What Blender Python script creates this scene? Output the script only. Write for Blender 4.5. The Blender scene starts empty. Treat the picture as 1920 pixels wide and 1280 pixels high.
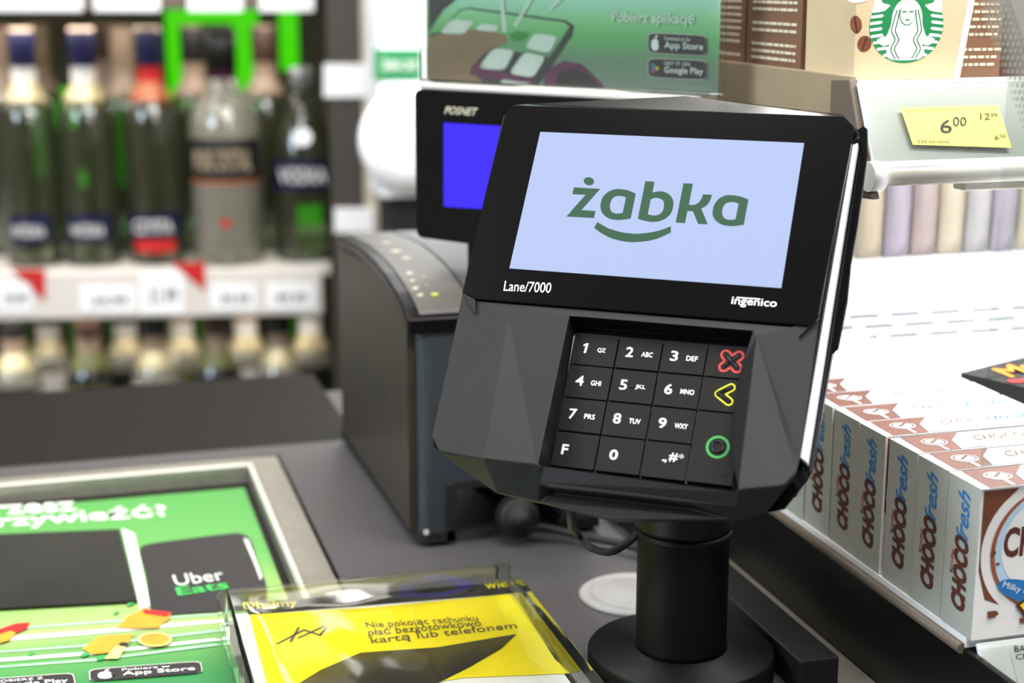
import bpy, bmesh, math, random
from mathutils import Vector as V3, Matrix
from mathutils.geometry import tessellate_polygon
random.seed(7)
sc = bpy.context.scene
COL = sc.collection
# ------------------------------------------------------------------ camera
F = 2940.0
PITCH, YAW, CH = math.radians(13), math.radians(16.2), 0.29
CAM = V3((0, 0, CH))
FW = V3((math.sin(YAW)*math.cos(PITCH), math.cos(YAW)*math.cos(PITCH), -math.sin(PITCH)))
RT = V3((math.cos(YAW), -math.sin(YAW), 0))
UP = RT.cross(FW)
cam = bpy.data.cameras.new('camera'); cam.sensor_width = 36; cam.lens = 36*F/1920
cam.clip_start = .01; cam.clip_end = 50
cam.dof.use_dof = True; cam.dof.focus_distance = 0.632; cam.dof.aperture_fstop = 7.2
cam.dof.aperture_blades = 0
co = bpy.data.objects.new('camera', cam); COL.objects.link(co)
m = Matrix((RT, UP, -FW)).transposed().to_4x4(); m.translation = CAM
co.matrix_world = m
sc.camera = co
# ------------------------------------------------------------------ world, exposure, lights
sc.view_settings.view_transform = 'Standard'; sc.view_settings.look = 'None'
sc.view_settings.gamma = 1; sc.view_settings.use_curve_mapping = False
sc.view_settings.exposure = 0.0
w = bpy.data.worlds.new('world'); sc.world = w; w.use_nodes = True
w.node_tree.nodes['Background'].inputs[0].default_value = (.95, .97, 1, 1)
w.node_tree.nodes['Background'].inputs[1].default_value = 0.10
def area(name, loc, target, sx, sy, power, col=(1, .97, .93)):
    l = bpy.data.lights.new(name, 'AREA'); l.shape = 'RECTANGLE'; l.size = sx; l.size_y = sy
    l.energy = power; l.color = col
    o = bpy.data.objects.new(name, l); COL.objects.link(o); o.location = loc
    o.rotation_euler = (V3(target)-V3(loc)).to_track_quat('-Z', 'Y').to_euler()
    return o
area('ceiling_and_fill_lamp', (.2, .5, 1.72), (.2, .5, 0), 1.2, .3, 17)
area('ceiling_and_fill_lamp', (-1.1, .9, 1.72), (-1.1, .9, 0), .3, 1.2, 16)
area('ceiling_and_fill_lamp', (.9, 1.9, 1.72), (.6, 1.9, 0), 1.2, .3, 24)
area('ceiling_and_fill_lamp', (-.2, 1.55, 1.72), (-.2, 1.9, 0), 1.2, .2, 12)
area('ceiling_and_fill_lamp', (.1, -.75, 1.72), (.1, -.75, 0), 1.4, .4, 34)  # front fill added for surfaces facing the camera, has no ceiling panel
area('cool_side_fill', (-1.8, .25, 1.05), (.25, .62, .12), 1.0, .6, 36, (.72, .86, 1))  # cool side lamp added for bluish left-facing facets, no window built
area('shelf_bay_lamp', (.50, .60, .202), (.50, .63, 0), .28, .24, 1.1, (1, 1, 1))
area('upper_shelf_fill', (.48, .38, .60), (.42, .585, .23), .30, .14, 3.8, (1, .97, .92))  # fill set out in front of the upper shelf, added to brighten rail and cartons
area('rack_fill', (.05, 2.02, .240), (.05, 2.10, 0), .8, .03, 1.1, (1, .95, .85))  # unseen pair of fills added to brighten the rack interior
area('rack_fill', (.05, 2.02, -.13), (.05, 2.10, -.3), .8, .03, .55, (1, .95, .85))

# ------------------------------------------------------------------ measuring: a picture point on a real plane of the place
def ray(x, y): return FW + RT*((x-960)/F) + UP*((640-y)/F)
def onz(x, y, z=0.0):
    d = ray(x, y); return CAM + d*((z-CH)/d.z)
def onx(x, y, X):
    d = ray(x, y); return CAM + d*(X/d.x)
def ony(x, y, Y):
    d = ray(x, y); return CAM + d*(Y/d.y)
def onp(x, y, P, N):
    d = ray(x, y); return CAM + d*((P-CAM).dot(N)/d.dot(N))
X, Y, Z = V3((1, 0, 0)), V3((0, 1, 0)), V3((0, 0, 1))

# ------------------------------------------------------------------ materials
def lin(c):
    return tuple(((v/255)/12.92 if v/255 <= .04045 else ((v/255+.055)/1.055)**2.4) for v in c[:3]) + (1,)
def bs(m): return m.node_tree.nodes['Principled BSDF']
def mat(name, c, rough=.5, metal=0, var=0.06, scale=120, bump=0, spec=.5, coat=0):
    m = bpy.data.materials.new(name); m.use_nodes = True
    nt = m.node_tree; b = bs(m)
    b.inputs['Roughness'].default_value = rough; b.inputs['Metallic'].default_value = metal
    b.inputs['Specular IOR Level'].default_value = spec
    b.inputs['Coat Weight'].default_value = coat
    tc = nt.nodes.new('ShaderNodeTexCoord'); n = nt.nodes.new('ShaderNodeTexNoise')
    n.inputs['Scale'].default_value = scale; n.inputs['Detail'].default_value = 4
    nt.links.new(tc.outputs['Object'], n.inputs['Vector'])
    r = nt.nodes.new('ShaderNodeValToRGB'); L = lin(c)
    r.color_ramp.elements[0].position = .3; r.color_ramp.elements[1].position = .7
    r.color_ramp.elements[0].color = tuple(v*(1-var) for v in L[:3])+(1,)
    r.color_ramp.elements[1].color = tuple(min(1, v*(1+var)) for v in L[:3])+(1,)
    nt.links.new(n.outputs['Fac'], r.inputs['Fac']); nt.links.new(r.outputs['Color'], b.inputs['Base Color'])
    if bump:
        bp = nt.nodes.new('ShaderNodeBump'); bp.inputs['Strength'].default_value = bump; bp.inputs['Distance'].default_value = .0004
        nt.links.new(n.outputs['Fac'], bp.inputs['Height']); nt.links.new(bp.outputs['Normal'], b.inputs['Normal'])
    return m
def emit(name, c, s):
    m = bpy.data.materials.new(name); m.use_nodes = True; b = bs(m)
    b.inputs['Base Color'].default_value = (0.01, .01, .01, 1)
    b.inputs['Emission Color'].default_value = lin(c); b.inputs['Emission Strength'].default_value = s
    b.inputs['Roughness'].default_value = .3; b.inputs['Specular IOR Level'].default_value = .08
    return m
def clear(name, c=(255, 255, 255), gloss=.12, rough=.05, bump=0, scale=30, tint=None):
    """thin clear plastic or glass: lets light through and reflects a little"""
    m = bpy.data.materials.new(name); m.use_nodes = True; nt = m.node_tree; nt.nodes.clear()
    o = nt.nodes.new('ShaderNodeOutputMaterial'); mx = nt.nodes.new('ShaderNodeMixShader')
    t = nt.nodes.new('ShaderNodeBsdfTransparent'); t.inputs[0].default_value = lin(c)
    g = nt.nodes.new('ShaderNodeBsdfGlossy'); g.inputs['Roughness'].default_value = rough; g.inputs[0].default_value = (1, 1, 1, 1)
    lw = nt.nodes.new('ShaderNodeFresnel'); lw.inputs[0].default_value = 1.35
    ad = nt.nodes.new('ShaderNodeMath'); ad.operation = 'ADD'; ad.use_clamp = True; ad.inputs[1].default_value = gloss
    nt.links.new(lw.outputs[0], ad.inputs[0]); nt.links.new(ad.outputs[0], mx.inputs[0])
    nt.links.new(t.outputs[0], mx.inputs[1]); nt.links.new(g.outputs[0], mx.inputs[2]); nt.links.new(mx.outputs[0], o.inputs[0])
    if bump:
        tc = nt.nodes.new('ShaderNodeTexCoord'); n = nt.nodes.new('ShaderNodeTexNoise'); n.inputs['Scale'].default_value = scale
        nt.links.new(tc.outputs['Object'], n.inputs['Vector'])
        bp = nt.nodes.new('ShaderNodeBump'); bp.inputs['Strength'].default_value = bump; bp.inputs['Distance'].default_value = .006
        nt.links.new(n.outputs['Fac'], bp.inputs['Height']); nt.links.new(bp.outputs['Normal'], g.inputs['Normal'])
    return m
def grad(name, stops, axis='Y', rough=.4, wave=0, em=0):
    """printed artwork whose ink runs from one colour to another across the sheet"""
    m = bpy.data.materials.new(name); m.use_nodes = True; nt = m.node_tree; b = bs(m)
    b.inputs['Roughness'].default_value = rough
    tc = nt.nodes.new('ShaderNodeTexCoord'); s = nt.nodes.new('ShaderNodeSeparateXYZ')
    nt.links.new(tc.outputs['Generated'], s.inputs[0])
    src = s.outputs[axis]
    if wave:
        n = nt.nodes.new('ShaderNodeTexNoise'); n.inputs['Scale'].default_value = 3
        nt.links.new(tc.outputs['Generated'], n.inputs['Vector'])
        a = nt.nodes.new('ShaderNodeMath'); a.operation = 'MULTIPLY_ADD'; a.inputs[1].default_value = wave
        nt.links.new(n.outputs['Fac'], a.inputs[0]); nt.links.new(src, a.inputs[2]); src = a.outputs[0]
    r = nt.nodes.new('ShaderNodeValToRGB'); e = r.color_ramp.elements
    while len(e) > 1: e.remove(e[0])
    e[0].position = stops[0][0]; e[0].color = lin(stops[0][1])
    for p, c in stops[1:]:
        k = e.new(p); k.color = lin(c)
    nt.links.new(src, r.inputs['Fac']); nt.links.new(r.outputs[0], b.inputs['Base Color'])
    return m
M = {}
def mm(k, *a, **kw):
    if k not in M: M[k] = mat(k, *a, **kw)
    return M[k]
mm('black_plastic', (26, 25, 26), .46, spec=.24, bump=.25, scale=1800)
mm('black_satin', (16, 16, 17), .35, spec=.3)
mm('black_gloss', (8, 8, 9), .14, spec=.35)
mm('bezel_glass', (9, 9, 10), .25, spec=.07)
mm('key_plastic', (20, 18, 17), .5, var=.1, spec=.18)
mm('white_ink', (250, 250, 250), .6, var=0)
mm('red_ink', (196, 52, 44), .6, var=0)
mm('yellow_ink', (240, 236, 20), .6, var=0)
mm('green_ink', (48, 150, 70), .6, var=0)
mm('strip_white', (225, 232, 245), .4, var=.01)
mm('stand_black', (10, 10, 11), .45, spec=.3, bump=.12, scale=1500)
mm('counter_laminate', (80, 77, 78), .45, var=.16, scale=500, bump=.15)
mm('counter_dark', (24, 20, 18), .55, spec=.18, var=.12, scale=60)
mm('steel_brushed', (172, 166, 155), .35, metal=.6, var=.08)
mm('steel_bright', (228, 224, 214), .35, metal=.3, var=.02)
mm('recess_dark', (34, 30, 28), .5)
mm('grommet_grey', (168, 165, 162), .5)
mm('printer_grey', (56, 51, 44), .42, spec=.35, var=.04)
mm('printer_slate', (52, 57, 64), .4, var=.04)
mm('printer_silver', (92, 92, 94), .45, metal=.2)
mm('printer_panel', (88, 84, 78), .4)
mm('print_cream', (225, 215, 190), .6)
mm('rubber', (20, 20, 20), .6)
mm('display_black', (12, 9, 11), .3, spec=.2)
mm('white_paper', (240, 240, 240), .6, var=.01)
mm('choco_brown', (116, 66, 46), .5, var=.1, scale=60)
mm('text_brown', (92, 46, 38), .5)
mm('text_blue', (40, 120, 190), .5)
mm('light_blue', (190, 220, 245), .5)
mm('box_white_shaded', (180, 181, 172), .5, var=.02)  # carton white with the shade of the left ends put into the colour
mm('front_white', (244, 244, 244), .5, var=.01)
mm('panel_dark', (20, 20, 18), .3, spec=.25, var=.25, scale=12)
mm('shelf_taupe', (168, 150, 124), .4, metal=.2, var=.12, scale=20)
mm('bracket_taupe', (104, 92, 80), .45)
mm('white_metal', (246, 247, 249), .4, var=.01)
mm('slot_dark', (70, 80, 92), .6)
mm('label_yellow', (248, 238, 130), .5, var=.02)
mm('ink_grey', (60, 60, 64), .6)
mm('cup_beige', (206, 186, 150), .5, var=.05, scale=25)
mm('cup_brown', (122, 88, 66), .5, var=.06, scale=30)
mm('cup_darkbrown', (66, 44, 36), .5)
mm('bag_green', (60, 190, 84), .5)
mm('logo_green', (22, 128, 74), .5, var=.02)
mm('bean_brown', (120, 70, 48), .4, var=.2)
mm('dot_grey', (150, 150, 142), .5)
mm('ceiling_paint', (120, 120, 118), .8)
mm('wall_paint', (180, 176, 168), .7)
mm('rack_dark', (60, 58, 38), .6)
mm('rail_white', (214, 206, 198), .4, var=.02)
mm('promo_red', (190, 30, 28), .5)
mm('navy', (16, 16, 56), .4)
mm('label_black', (22, 20, 20), .5)
mm('label_white', (215, 210, 205), .5)
mm('cap_beige', (150, 128, 110), .5)
mm('gold_cream', (205, 190, 150), .35, metal=.3)
mm('copper', (180, 104, 68), .4, metal=.3)
mm('olive_foil', (96, 98, 52), .4)
mm('silver_cap', (170, 168, 166), .3, metal=.6)
mm('ad_yellow', (250, 232, 4), .45, var=.02)
mm('ad_dark', (36, 33, 30), .4, var=.2, scale=40)
mm('bag_black', (38, 34, 36), .5)
mm('ad_orange', (240, 150, 40), .5, var=.15, scale=80)
mm('ad_pale', (160, 206, 168), .5)
mm('ad_white', (226, 232, 222), .5)
mm('purple', (104, 34, 82), .5)
mm('skin_print', (150, 120, 92), .5, var=.12, scale=40)
M['clear'] = clear('clear_acrylic', (250, 252, 250), .03, .03)
M['tray_clear'] = clear('tray_acrylic', (246, 250, 244), .05, .08, bump=.18, scale=22)
def murk(name, c, through, alpha):
    m = clear(name, through, .05, .12); nt = m.node_tree
    mx = [n for n in nt.nodes if n.type == 'MIX_SHADER'][0]; t = [n for n in nt.nodes if n.type == 'BSDF_TRANSPARENT'][0]
    df = nt.nodes.new('ShaderNodeBsdfDiffuse'); df.inputs[0].default_value = lin(c)
    m2 = nt.nodes.new('ShaderNodeMixShader'); m2.inputs[0].default_value = alpha
    nt.links.new(t.outputs[0], m2.inputs[1]); nt.links.new(df.outputs[0], m2.inputs[2]); nt.links.new(m2.outputs[0], mx.inputs[1])
    return m
M['dish_clear'] = clear('dish_plastic', (248, 250, 246), .07, .10, bump=.4, scale=12)
M['bottle_glass'] = murk('bottle_glass', (120, 118, 90), (200, 210, 188), .09)
M['frosted_glass'] = murk('frosted_glass', (165, 160, 145), (220, 225, 205), .45)
M['green_dim'] = emit('green_dim', (70, 150, 20), .22)
M['screen_lit'] = emit('screen_lit', (188, 204, 246), 1.0)
M['screen_green'] = emit('screen_green', (64, 108, 80), .95)
M['blue_lit'] = emit('blue_lit', (62, 40, 255), 1.15)
M['green_lit'] = emit('green_lit', (70, 215, 0), 1.0)
M['glint_lit'] = emit('glint_lit', (255, 255, 255), 1.3)
M['led_yellow'] = emit('led_yellow', (235, 245, 20), 1.3)
M['diffuser'] = emit('diffuser', (255, 250, 240), 4)

# ------------------------------------------------------------------ mesh builder
class MB:
    def __init__(s): s.v = []; s.f = []; s.m = []; s.sm = []; s.ms = []
    def mi(s, k):
        if k not in s.ms: s.ms.append(k)
        return s.ms.index(k)
    def face(s, pts, k, smooth=False):
        i = len(s.v); s.v += [V3(p) for p in pts]; s.f.append(tuple(range(i, i+len(pts)))); s.m.append(s.mi(k)); s.sm.append(smooth); return s
    def raw(s, vs, fs, k, smooth=False):
        i = len(s.v); s.v += [V3(p) for p in vs]
        for f in fs: s.f.append(tuple(i+j for j in f)); s.m.append(s.mi(k)); s.sm.append(smooth)
        return s
    def flat(s, pts, k):
        """flat, possibly concave outline(s) in 3D; pts may be a list of loops"""
        loops = pts if isinstance(pts[0], (list,)) else [pts]
        loops = [[V3(p) for p in l] for l in loops]
        tr = tessellate_polygon(loops); vs = [p for l in loops for p in l]
        return s.raw(vs, tr, k)
    def prism(s, pts, d, k, kside=None, kback=None):
        """outline pts extruded by vector d; front cap at pts"""
        pts = [V3(p) for p in pts]; d = V3(d); n = len(pts)
        tr = tessellate_polygon([pts])
        s.raw(pts, tr, k); s.raw([p+d for p in pts], [t[::-1] for t in tr], kback or k)
        s.raw(pts+[p+d for p in pts], [(i, (i+1) % n, n+(i+1) % n, n+i) for i in range(n)], kside or k)
        return s
    def loft(s, A, B, k, caps=True):
        n = len(A); s.raw(list(A)+list(B), [(i, (i+1) % n, n+(i+1) % n, n+i) for i in range(n)], k)
        if caps: s.flat(list(A), k); s.flat(list(B), k)
        return s
    def box(s, o, a, b, c, k):
        o, a, b, c = V3(o), V3(a), V3(b), V3(c)
        vs = [o, o+a, o+a+b, o+b, o+c, o+a+c, o+a+b+c, o+b+c]
        return s.raw(vs, [(0, 3, 2, 1), (4, 5, 6, 7), (0, 1, 5, 4), (1, 2, 6, 5), (2, 3, 7, 6), (3, 0, 4, 7)], k)
    def bx(s, x0, x1, y0, y1, z0, z1, k): return s.box((x0, y0, z0), (x1-x0, 0, 0), (0, y1-y0, 0), (0, 0, z1-z0), k)
    def lathe(s, o, prof, k, seg=40, axis=Z, smooth=True, sq=0):
        """prof: list of (r, h[, mat])"""
        o = V3(o); a = V3(axis).normalized(); u = a.orthogonal().normalized(); v = a.cross(u)
        rings = []
        for p in prof:
            rg = []
            for i in range(seg):
                t = 2*math.pi*i/seg; c, sn = math.cos(t), math.sin(t)
                r = p[0]
                if sq: r = p[0]/((abs(c)**(2+sq)+abs(sn)**(2+sq))**(1/(2+sq)))
                rg.append(o+a*p[1]+(u*c+v*sn)*r)
            rings.append(rg)
        for j in range(len(prof)-1):
            kk = prof[j][2] if len(prof[j]) > 2 else k
            s.raw(rings[j]+rings[j+1], [(i, (i+1) % seg, seg+(i+1) % seg, seg+i) for i in range(seg)], kk, smooth)
        if prof[0][0] > 1e-6: s.raw(rings[0], [tuple(reversed(range(seg)))], prof[0][2] if len(prof[0]) > 2 else k)
        if prof[-1][0] > 1e-6: s.raw(rings[-1], [tuple(range(seg))], prof[-2][2] if len(prof[-2]) > 2 else k)
        return s
    def tube(s, pts, r, k, seg=12, smooth=True):
        pts = [V3(p) for p in pts]; n = len(pts); rings = []
        pn = None
        for i, p in enumerate(pts):
            t = (pts[min(i+1, n-1)]-pts[max(i-1, 0)]).normalized()
            if pn is None: pn = t.orthogonal().normalized()
            pn = (pn-t*pn.dot(t)).normalized(); b = t.cross(pn)
            rr = r[i] if isinstance(r, (list, tuple)) else r
            rings.append([p+(pn*math.cos(2*math.pi*j/seg)+b*math.sin(2*math.pi*j/seg))*rr for j in range(seg)])
        for i in range(n-1):
            s.raw(rings[i]+rings[i+1], [(j, (j+1) % seg, seg+(j+1) % seg, seg+j) for j in range(seg)], k, smooth)
        s.raw(rings[0], [tuple(reversed(range(seg)))], k); s.raw(rings[-1], [tuple(range(seg))], k)
        return s
    def ell(s, c, a, b, k, n=28, sq=2.0):
        """flat ellipse (or rounded square with sq>2) with half axes a, b"""
        c, a, b = V3(c), V3(a), V3(b); pts = []
        for i in range(n):
            t = 2*math.pi*i/n; cs, sn = math.cos(t), math.sin(t)
            q = (abs(cs)**sq+abs(sn)**sq)**(1/sq)
            pts.append(c+a*(cs/q)+b*(sn/q))
        return s.raw(pts, [tuple(range(n))], k)
    def ring(s, c, a, b, r0, k, n=40):
        c, a, b = V3(c), V3(a), V3(b)
        o = [c+a*math.cos(2*math.pi*i/n)+b*math.sin(2*math.pi*i/n) for i in range(n)]
        q = [c+(p-c)*r0 for p in o]
        return s.raw(o+q, [(i, (i+1) % n, n+(i+1) % n, n+i) for i in range(n)], k)
    def cap(s, A, B, r, N, k, n=10):
        """flat stroke with round ends from A to B in the plane of normal N"""
        A, B, N = V3(A), V3(B), V3(N).normalized(); d = (B-A).normalized(); e = N.cross(d); pts = []
        for i in range(n+1):
            t = math.pi*i/n-math.pi/2; pts.append(B+d*(math.cos(t)*r)+e*(math.sin(t)*r))
        for i in range(n+1):
            t = math.pi*i/n+math.pi/2; pts.append(A+d*(math.cos(t)*r)+e*(math.sin(t)*r))
        return s.raw(pts, [tuple(range(len(pts)))], k)
    def text(s, body, LL, LR, UL, k, bold=0, shear=0):
        """lettering fitted to the parallelogram LL, LR, UL"""
        LL, LR, UL = V3(LL), V3(LR), V3(UL)
        vs, fs = glyphs(body, bold, shear)
        x0 = min(p[0] for p in vs); x1 = max(p[0] for p in vs); y0 = min(p[1] for p in vs); y1 = max(p[1] for p in vs)
        a = (LR-LL)/(x1-x0); b = (UL-LL)/(y1-y0)
        return s.raw([LL+a*(p[0]-x0)+b*(p[1]-y0) for p in vs], fs, k)
    def build(s, name, parent=None, bevel=0, seg=2, angle=35):
        inv = Matrix.Identity(4)
        if parent is not None: inv = root_matrix(parent).inverted()
        me = bpy.data.meshes.new(name)
        me.from_pydata([inv @ p for p in s.v], [], s.f)
        for k in s.ms: me.materials.append(M[k])
        for p, mi_, sm in zip(me.polygons, s.m, s.sm): p.material_index = mi_; p.use_smooth = sm
        bm = bmesh.new(); bm.from_mesh(me); bmesh.ops.remove_doubles(bm, verts=bm.verts, dist=1e-6)
        if not getattr(s, 'keepn', False): bmesh.ops.recalc_face_normals(bm, faces=bm.faces)
        bm.to_mesh(me); bm.free()
        o = bpy.data.objects.new(name, me); COL.objects.link(o)
        if parent is not None: o.parent = parent
        if bevel:
            b = o.modifiers.new('bevel', 'BEVEL'); b.width = bevel; b.segments = seg; b.limit_method = 'ANGLE'; b.angle_limit = math.radians(angle)
            b.harden_normals = False
        return o
def root_matrix(o):
    mtx = Matrix.LocRotScale(o.location, o.rotation_euler, None) if o.rotation_mode != 'QUATERNION' else Matrix.LocRotScale(o.location, o.rotation_quaternion, None)
    return root_matrix(o.parent) @ mtx if o.parent else mtx
_gc = {}
def glyphs(body, bold, shear):
    key = (body, bold, shear)
    if key in _gc: return _gc[key]
    cu = bpy.data.curves.new('lettering', 'FONT'); cu.body = body; cu.offset = bold; cu.shear = shear; cu.resolution_u = 3
    ob = bpy.data.objects.new('lettering', cu); COL.objects.link(ob)
    bpy.context.view_layer.update()
    me = bpy.data.meshes.new_from_object(ob.evaluated_get(bpy.context.evaluated_depsgraph_get()))
    vs = [tuple(v.co) for v in me.vertices]; fs = [tuple(p.vertices) for p in me.polygons]
    bpy.data.objects.remove(ob); bpy.data.curves.remove(cu); bpy.data.meshes.remove(me)
    _gc[key] = (vs, fs); return vs, fs
def spline(pts, n=6):
    """Catmull-Rom through 2D points"""
    out = []
    P = [pts[0]]+list(pts)+[pts[-1]]
    for i in range(1, len(P)-2):
        p0, p1, p2, p3 = P[i-1], P[i], P[i+1], P[i+2]
        for j in range(n):
            t = j/n
            out.append(tuple(.5*((2*p1[q])+(-p0[q]+p2[q])*t+(2*p0[q]-5*p1[q]+4*p2[q]-p3[q])*t*t+(-p0[q]+3*p1[q]-3*p2[q]+p3[q])*t**3) for q in range(len(p1))))
    out.append(tuple(pts[-1])); return out
def thing(name, label, cat, loc=(0, 0, 0), rot=None, group=None):
    o = bpy.data.objects.new(name, None); COL.objects.link(o); o.location = loc; o.empty_display_size = .02
    if rot is not None: o.rotation_euler = rot
    o['label'] = label; o['category'] = cat
    if group: o['group'] = group
    return o
def tag(o, label, cat, group=None):
    o['label'] = label; o['category'] = cat
    if group: o['group'] = group
    return o
def struct(o): o['kind'] = 'structure'; return o

# ------------------------------------------------------------------ the room
struct(MB().bx(-3, 2.6, -1.5, 3.2, -.95, -.9, 'wall_paint').build('floor'))
struct(MB().bx(-3, 2.6, -1.5, 3.2, 1.8, 1.85, 'ceiling_paint').build('ceiling'))
struct(MB().bx(-3, 2.6, 3.15, 3.2, -.9, 1.8, 'wall_paint').build('wall_back'))
struct(MB().bx(-3.05, -3, -1.5, 3.2, -.9, 1.8, 'wall_paint').build('wall_left'))
struct(MB().bx(2.6, 2.65, -1.5, 3.2, -.9, 1.8, 'wall_paint').build('wall_right'))

# ------------------------------------------------------------------ counter
PX = .3187      # plane of the snack shelf's left side
c = thing('checkout_counter', 'long dark grey laminate checkout counter under the payment terminal and receipt printer', 'counter', (.0, .5, -.9))
TR = dict(x0=-.60, x1=.1005, y0=.485, y1=.919)       # opening of the sunken frame
b = MB()
k = 'counter_laminate'
b.bx(-.62, PX-.001, .10, TR['y0']-.022, -.03, 0, k)
b.bx(.1225, PX-.001, TR['y0']-.022, .965, -.03, 0, k)
b.bx(-.62, .1225, TR['y1']+.026, .965, -.03, 0, k)
b.bx(.176, PX-.001, .965, 1.09, -.03, 0, k)
b.build('worktop', c)
MB().bx(-.62, .176, .965, 1.145, -.03, .0005, 'counter_dark').build('rear_ledge', c, bevel=.001)
MB().bx(-.60, PX-.03, .14, 1.12, -.9, -.03, 'counter_dark').build('cabinet', c)
MB().bx(.3032, .3184, .30, .70, 0, .0008, 'steel_brushed').build('brightening_strip', c)  # pale strip added to brighten counter that lies in the shelf's shade
# sunken advertising frame
fr = thing('counter_frame', 'brushed steel frame sunk into the counter around the green advertisement', 'frame', (-.25, .7, -.012))
def rim(b, x0, x1, y0, y1, w, z0, z1, k):
    b.bx(x0, x1, y1, y1+w, z0, z1, k); b.bx(x0, x1, y0-w, y0, z0, z1, k); b.bx(x1, x1+w, y0-w, y1+w, z0, z1, k); b.bx(x0-w, x0, y0-w, y1+w, z0, z1, k)
b = MB(); rim(b, TR['x0']+.004, TR['x1'], TR['y0'], TR['y1'], .0195, -.009, .0015, 'steel_brushed'); b.build('rim', fr, bevel=.0008)
b = MB(); rim(b, TR['x0']+.008, TR['x1']-.0005, TR['y0']+.0005, TR['y1']-.0005, .003, .0016, .0034, 'steel_bright'); b.build('lip', fr, bevel=.0008)
MB().bx(TR['x0']-.01, TR['x1']+.015, TR['y0']-.015, TR['y1']+.015, -.014, -.0095, 'recess_dark').build('floor_plate', fr)

# printed poster in the frame
def P0(x, y, dz=0): return onz(x, y, -.006+dz)
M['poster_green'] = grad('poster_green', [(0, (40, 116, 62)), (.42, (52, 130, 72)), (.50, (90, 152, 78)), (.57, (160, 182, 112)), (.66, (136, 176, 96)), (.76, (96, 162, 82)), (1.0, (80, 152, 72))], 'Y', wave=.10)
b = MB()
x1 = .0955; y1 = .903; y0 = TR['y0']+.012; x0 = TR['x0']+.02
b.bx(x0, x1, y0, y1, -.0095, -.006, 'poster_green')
po = b
d = .0003
b.text('rzesz', P0(-12, 966, d), P0(146, 957, d), P0(-16, 948, d), 'ad_white', bold=.02)
b.text('rzywieźć?', P0(-4, 994, d), P0(320, 973, d), P0(-8, 964, d), 'ad_white', bold=.02)
# white glow area of print and speed streaks
b.flat([P0(x, y, d) for x, y in [(228, 990), (252, 1000), (266, 1060), (282, 1135), (262, 1142), (244, 1060)]], 'ad_white')
for ya, yb, th in ((1196, 1162, 12), (1222, 1180, 5), (1236, 1196, 9), (1250, 1206, 5), (1180, 1150, 5)):
    b.flat([P0(-30, ya, d), P0(180, ya-16, d), P0(400, yb, d), P0(420, yb+3, d), P0(420, yb+1+th*.2, d), P0(180, ya-14+th*.5, d), P0(-30, ya+th*.7, d)], 'ad_white' if th > 8 else 'ad_pale')
# printed black delivery bag
bag = spline([(268, 1022), (300, 1016), (420, 1001), (452, 1000), (470, 1012), (480, 1045), (498, 1092), (500, 1110)], 4)+[(500, 1140), (318, 1152), (282, 1140)]
bag += spline([(282, 1140), (274, 1080), (262, 1035), (268, 1022)], 3)[1:-1]
b.flat([P0(x, y, 2*d) for x, y in bag], 'bag_black')
b.flat([P0(x, y, 3*d) for x, y in [(456, 1008), (466, 1012), (492, 1080), (488, 1088), (478, 1060)]], 'label_white')
b.text('Uber', P0(330, 1098, 3*d), P0(422, 1086, 3*d), P0(323, 1078, 3*d), 'ad_white', bold=0)
b.text('Eats', P0(334, 1116, 3*d), P0(430, 1102, 3*d), P0(328, 1101, 3*d), 'bag_green', bold=.015)
# printed fruit: orange pack, yellow pack, orange slice, peppers
b.flat([P0(x, y, 3*d) for x, y in [(218, 1175), (244, 1152), (268, 1142), (322, 1147), (316, 1160), (296, 1176), (250, 1178)]], 'ad_orange')
b.flat([P0(x, y, 4*d) for x, y in [(268, 1141), (322, 1147), (312, 1155), (270, 1149)]], 'promo_red')
b.flat([P0(x, y, 3*d) for x, y in [(154, 1216), (186, 1192), (250, 1188), (240, 1206), (222, 1232), (200, 1236), (212, 1222), (176, 1226)]], 'ad_orange')
b.flat([P0(x, y, 4*d) for x, y in [(196, 1234), (216, 1212), (240, 1206), (222, 1234)]], 'label_yellow')
b.ell(P0(290, 1198, 4*d), P0(322, 1198, 4*d)-P0(290, 1198, 4*d), P0(290, 1185, 4*d)-P0(290, 1198, 4*d), 'ad_orange')
b.ring(P0(290, 1198, 5*d), P0(322, 1198, 5*d)-P0(290, 1198, 5*d), P0(290, 1185, 5*d)-P0(290, 1198, 5*d), .84, 'label_yellow')
b.ell(P0(232, 1207, 5*d), P0(241, 1207, 5*d)-P0(232, 1207, 5*d), P0(232, 1203, 5*d)-P0(232, 1207, 5*d), 'bag_black')
b.flat([P0(x, y, 3*d) for x, y in [(-5, 1180), (30, 1168), (56, 1166), (50, 1178), (20, 1190), (-5, 1204)]], 'promo_red')
b.flat([P0(x, y, 4*d) for x, y in [(-5, 1190), (20, 1182), (30, 1186), (16, 1200), (-5, 1206)]], 'ad_orange')
for x, y, r in ((245, 1131, 7), (218, 1148, 5), (160, 1226, 8), (58, 1225, 6), (190, 1232, 9)):
    b.ell(P0(x, y, 3*d), P0(x+r, y-2, 3*d)-P0(x, y, 3*d), P0(x, y-r*.5, 3*d)-P0(x, y, 3*d), 'green_ink')
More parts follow.
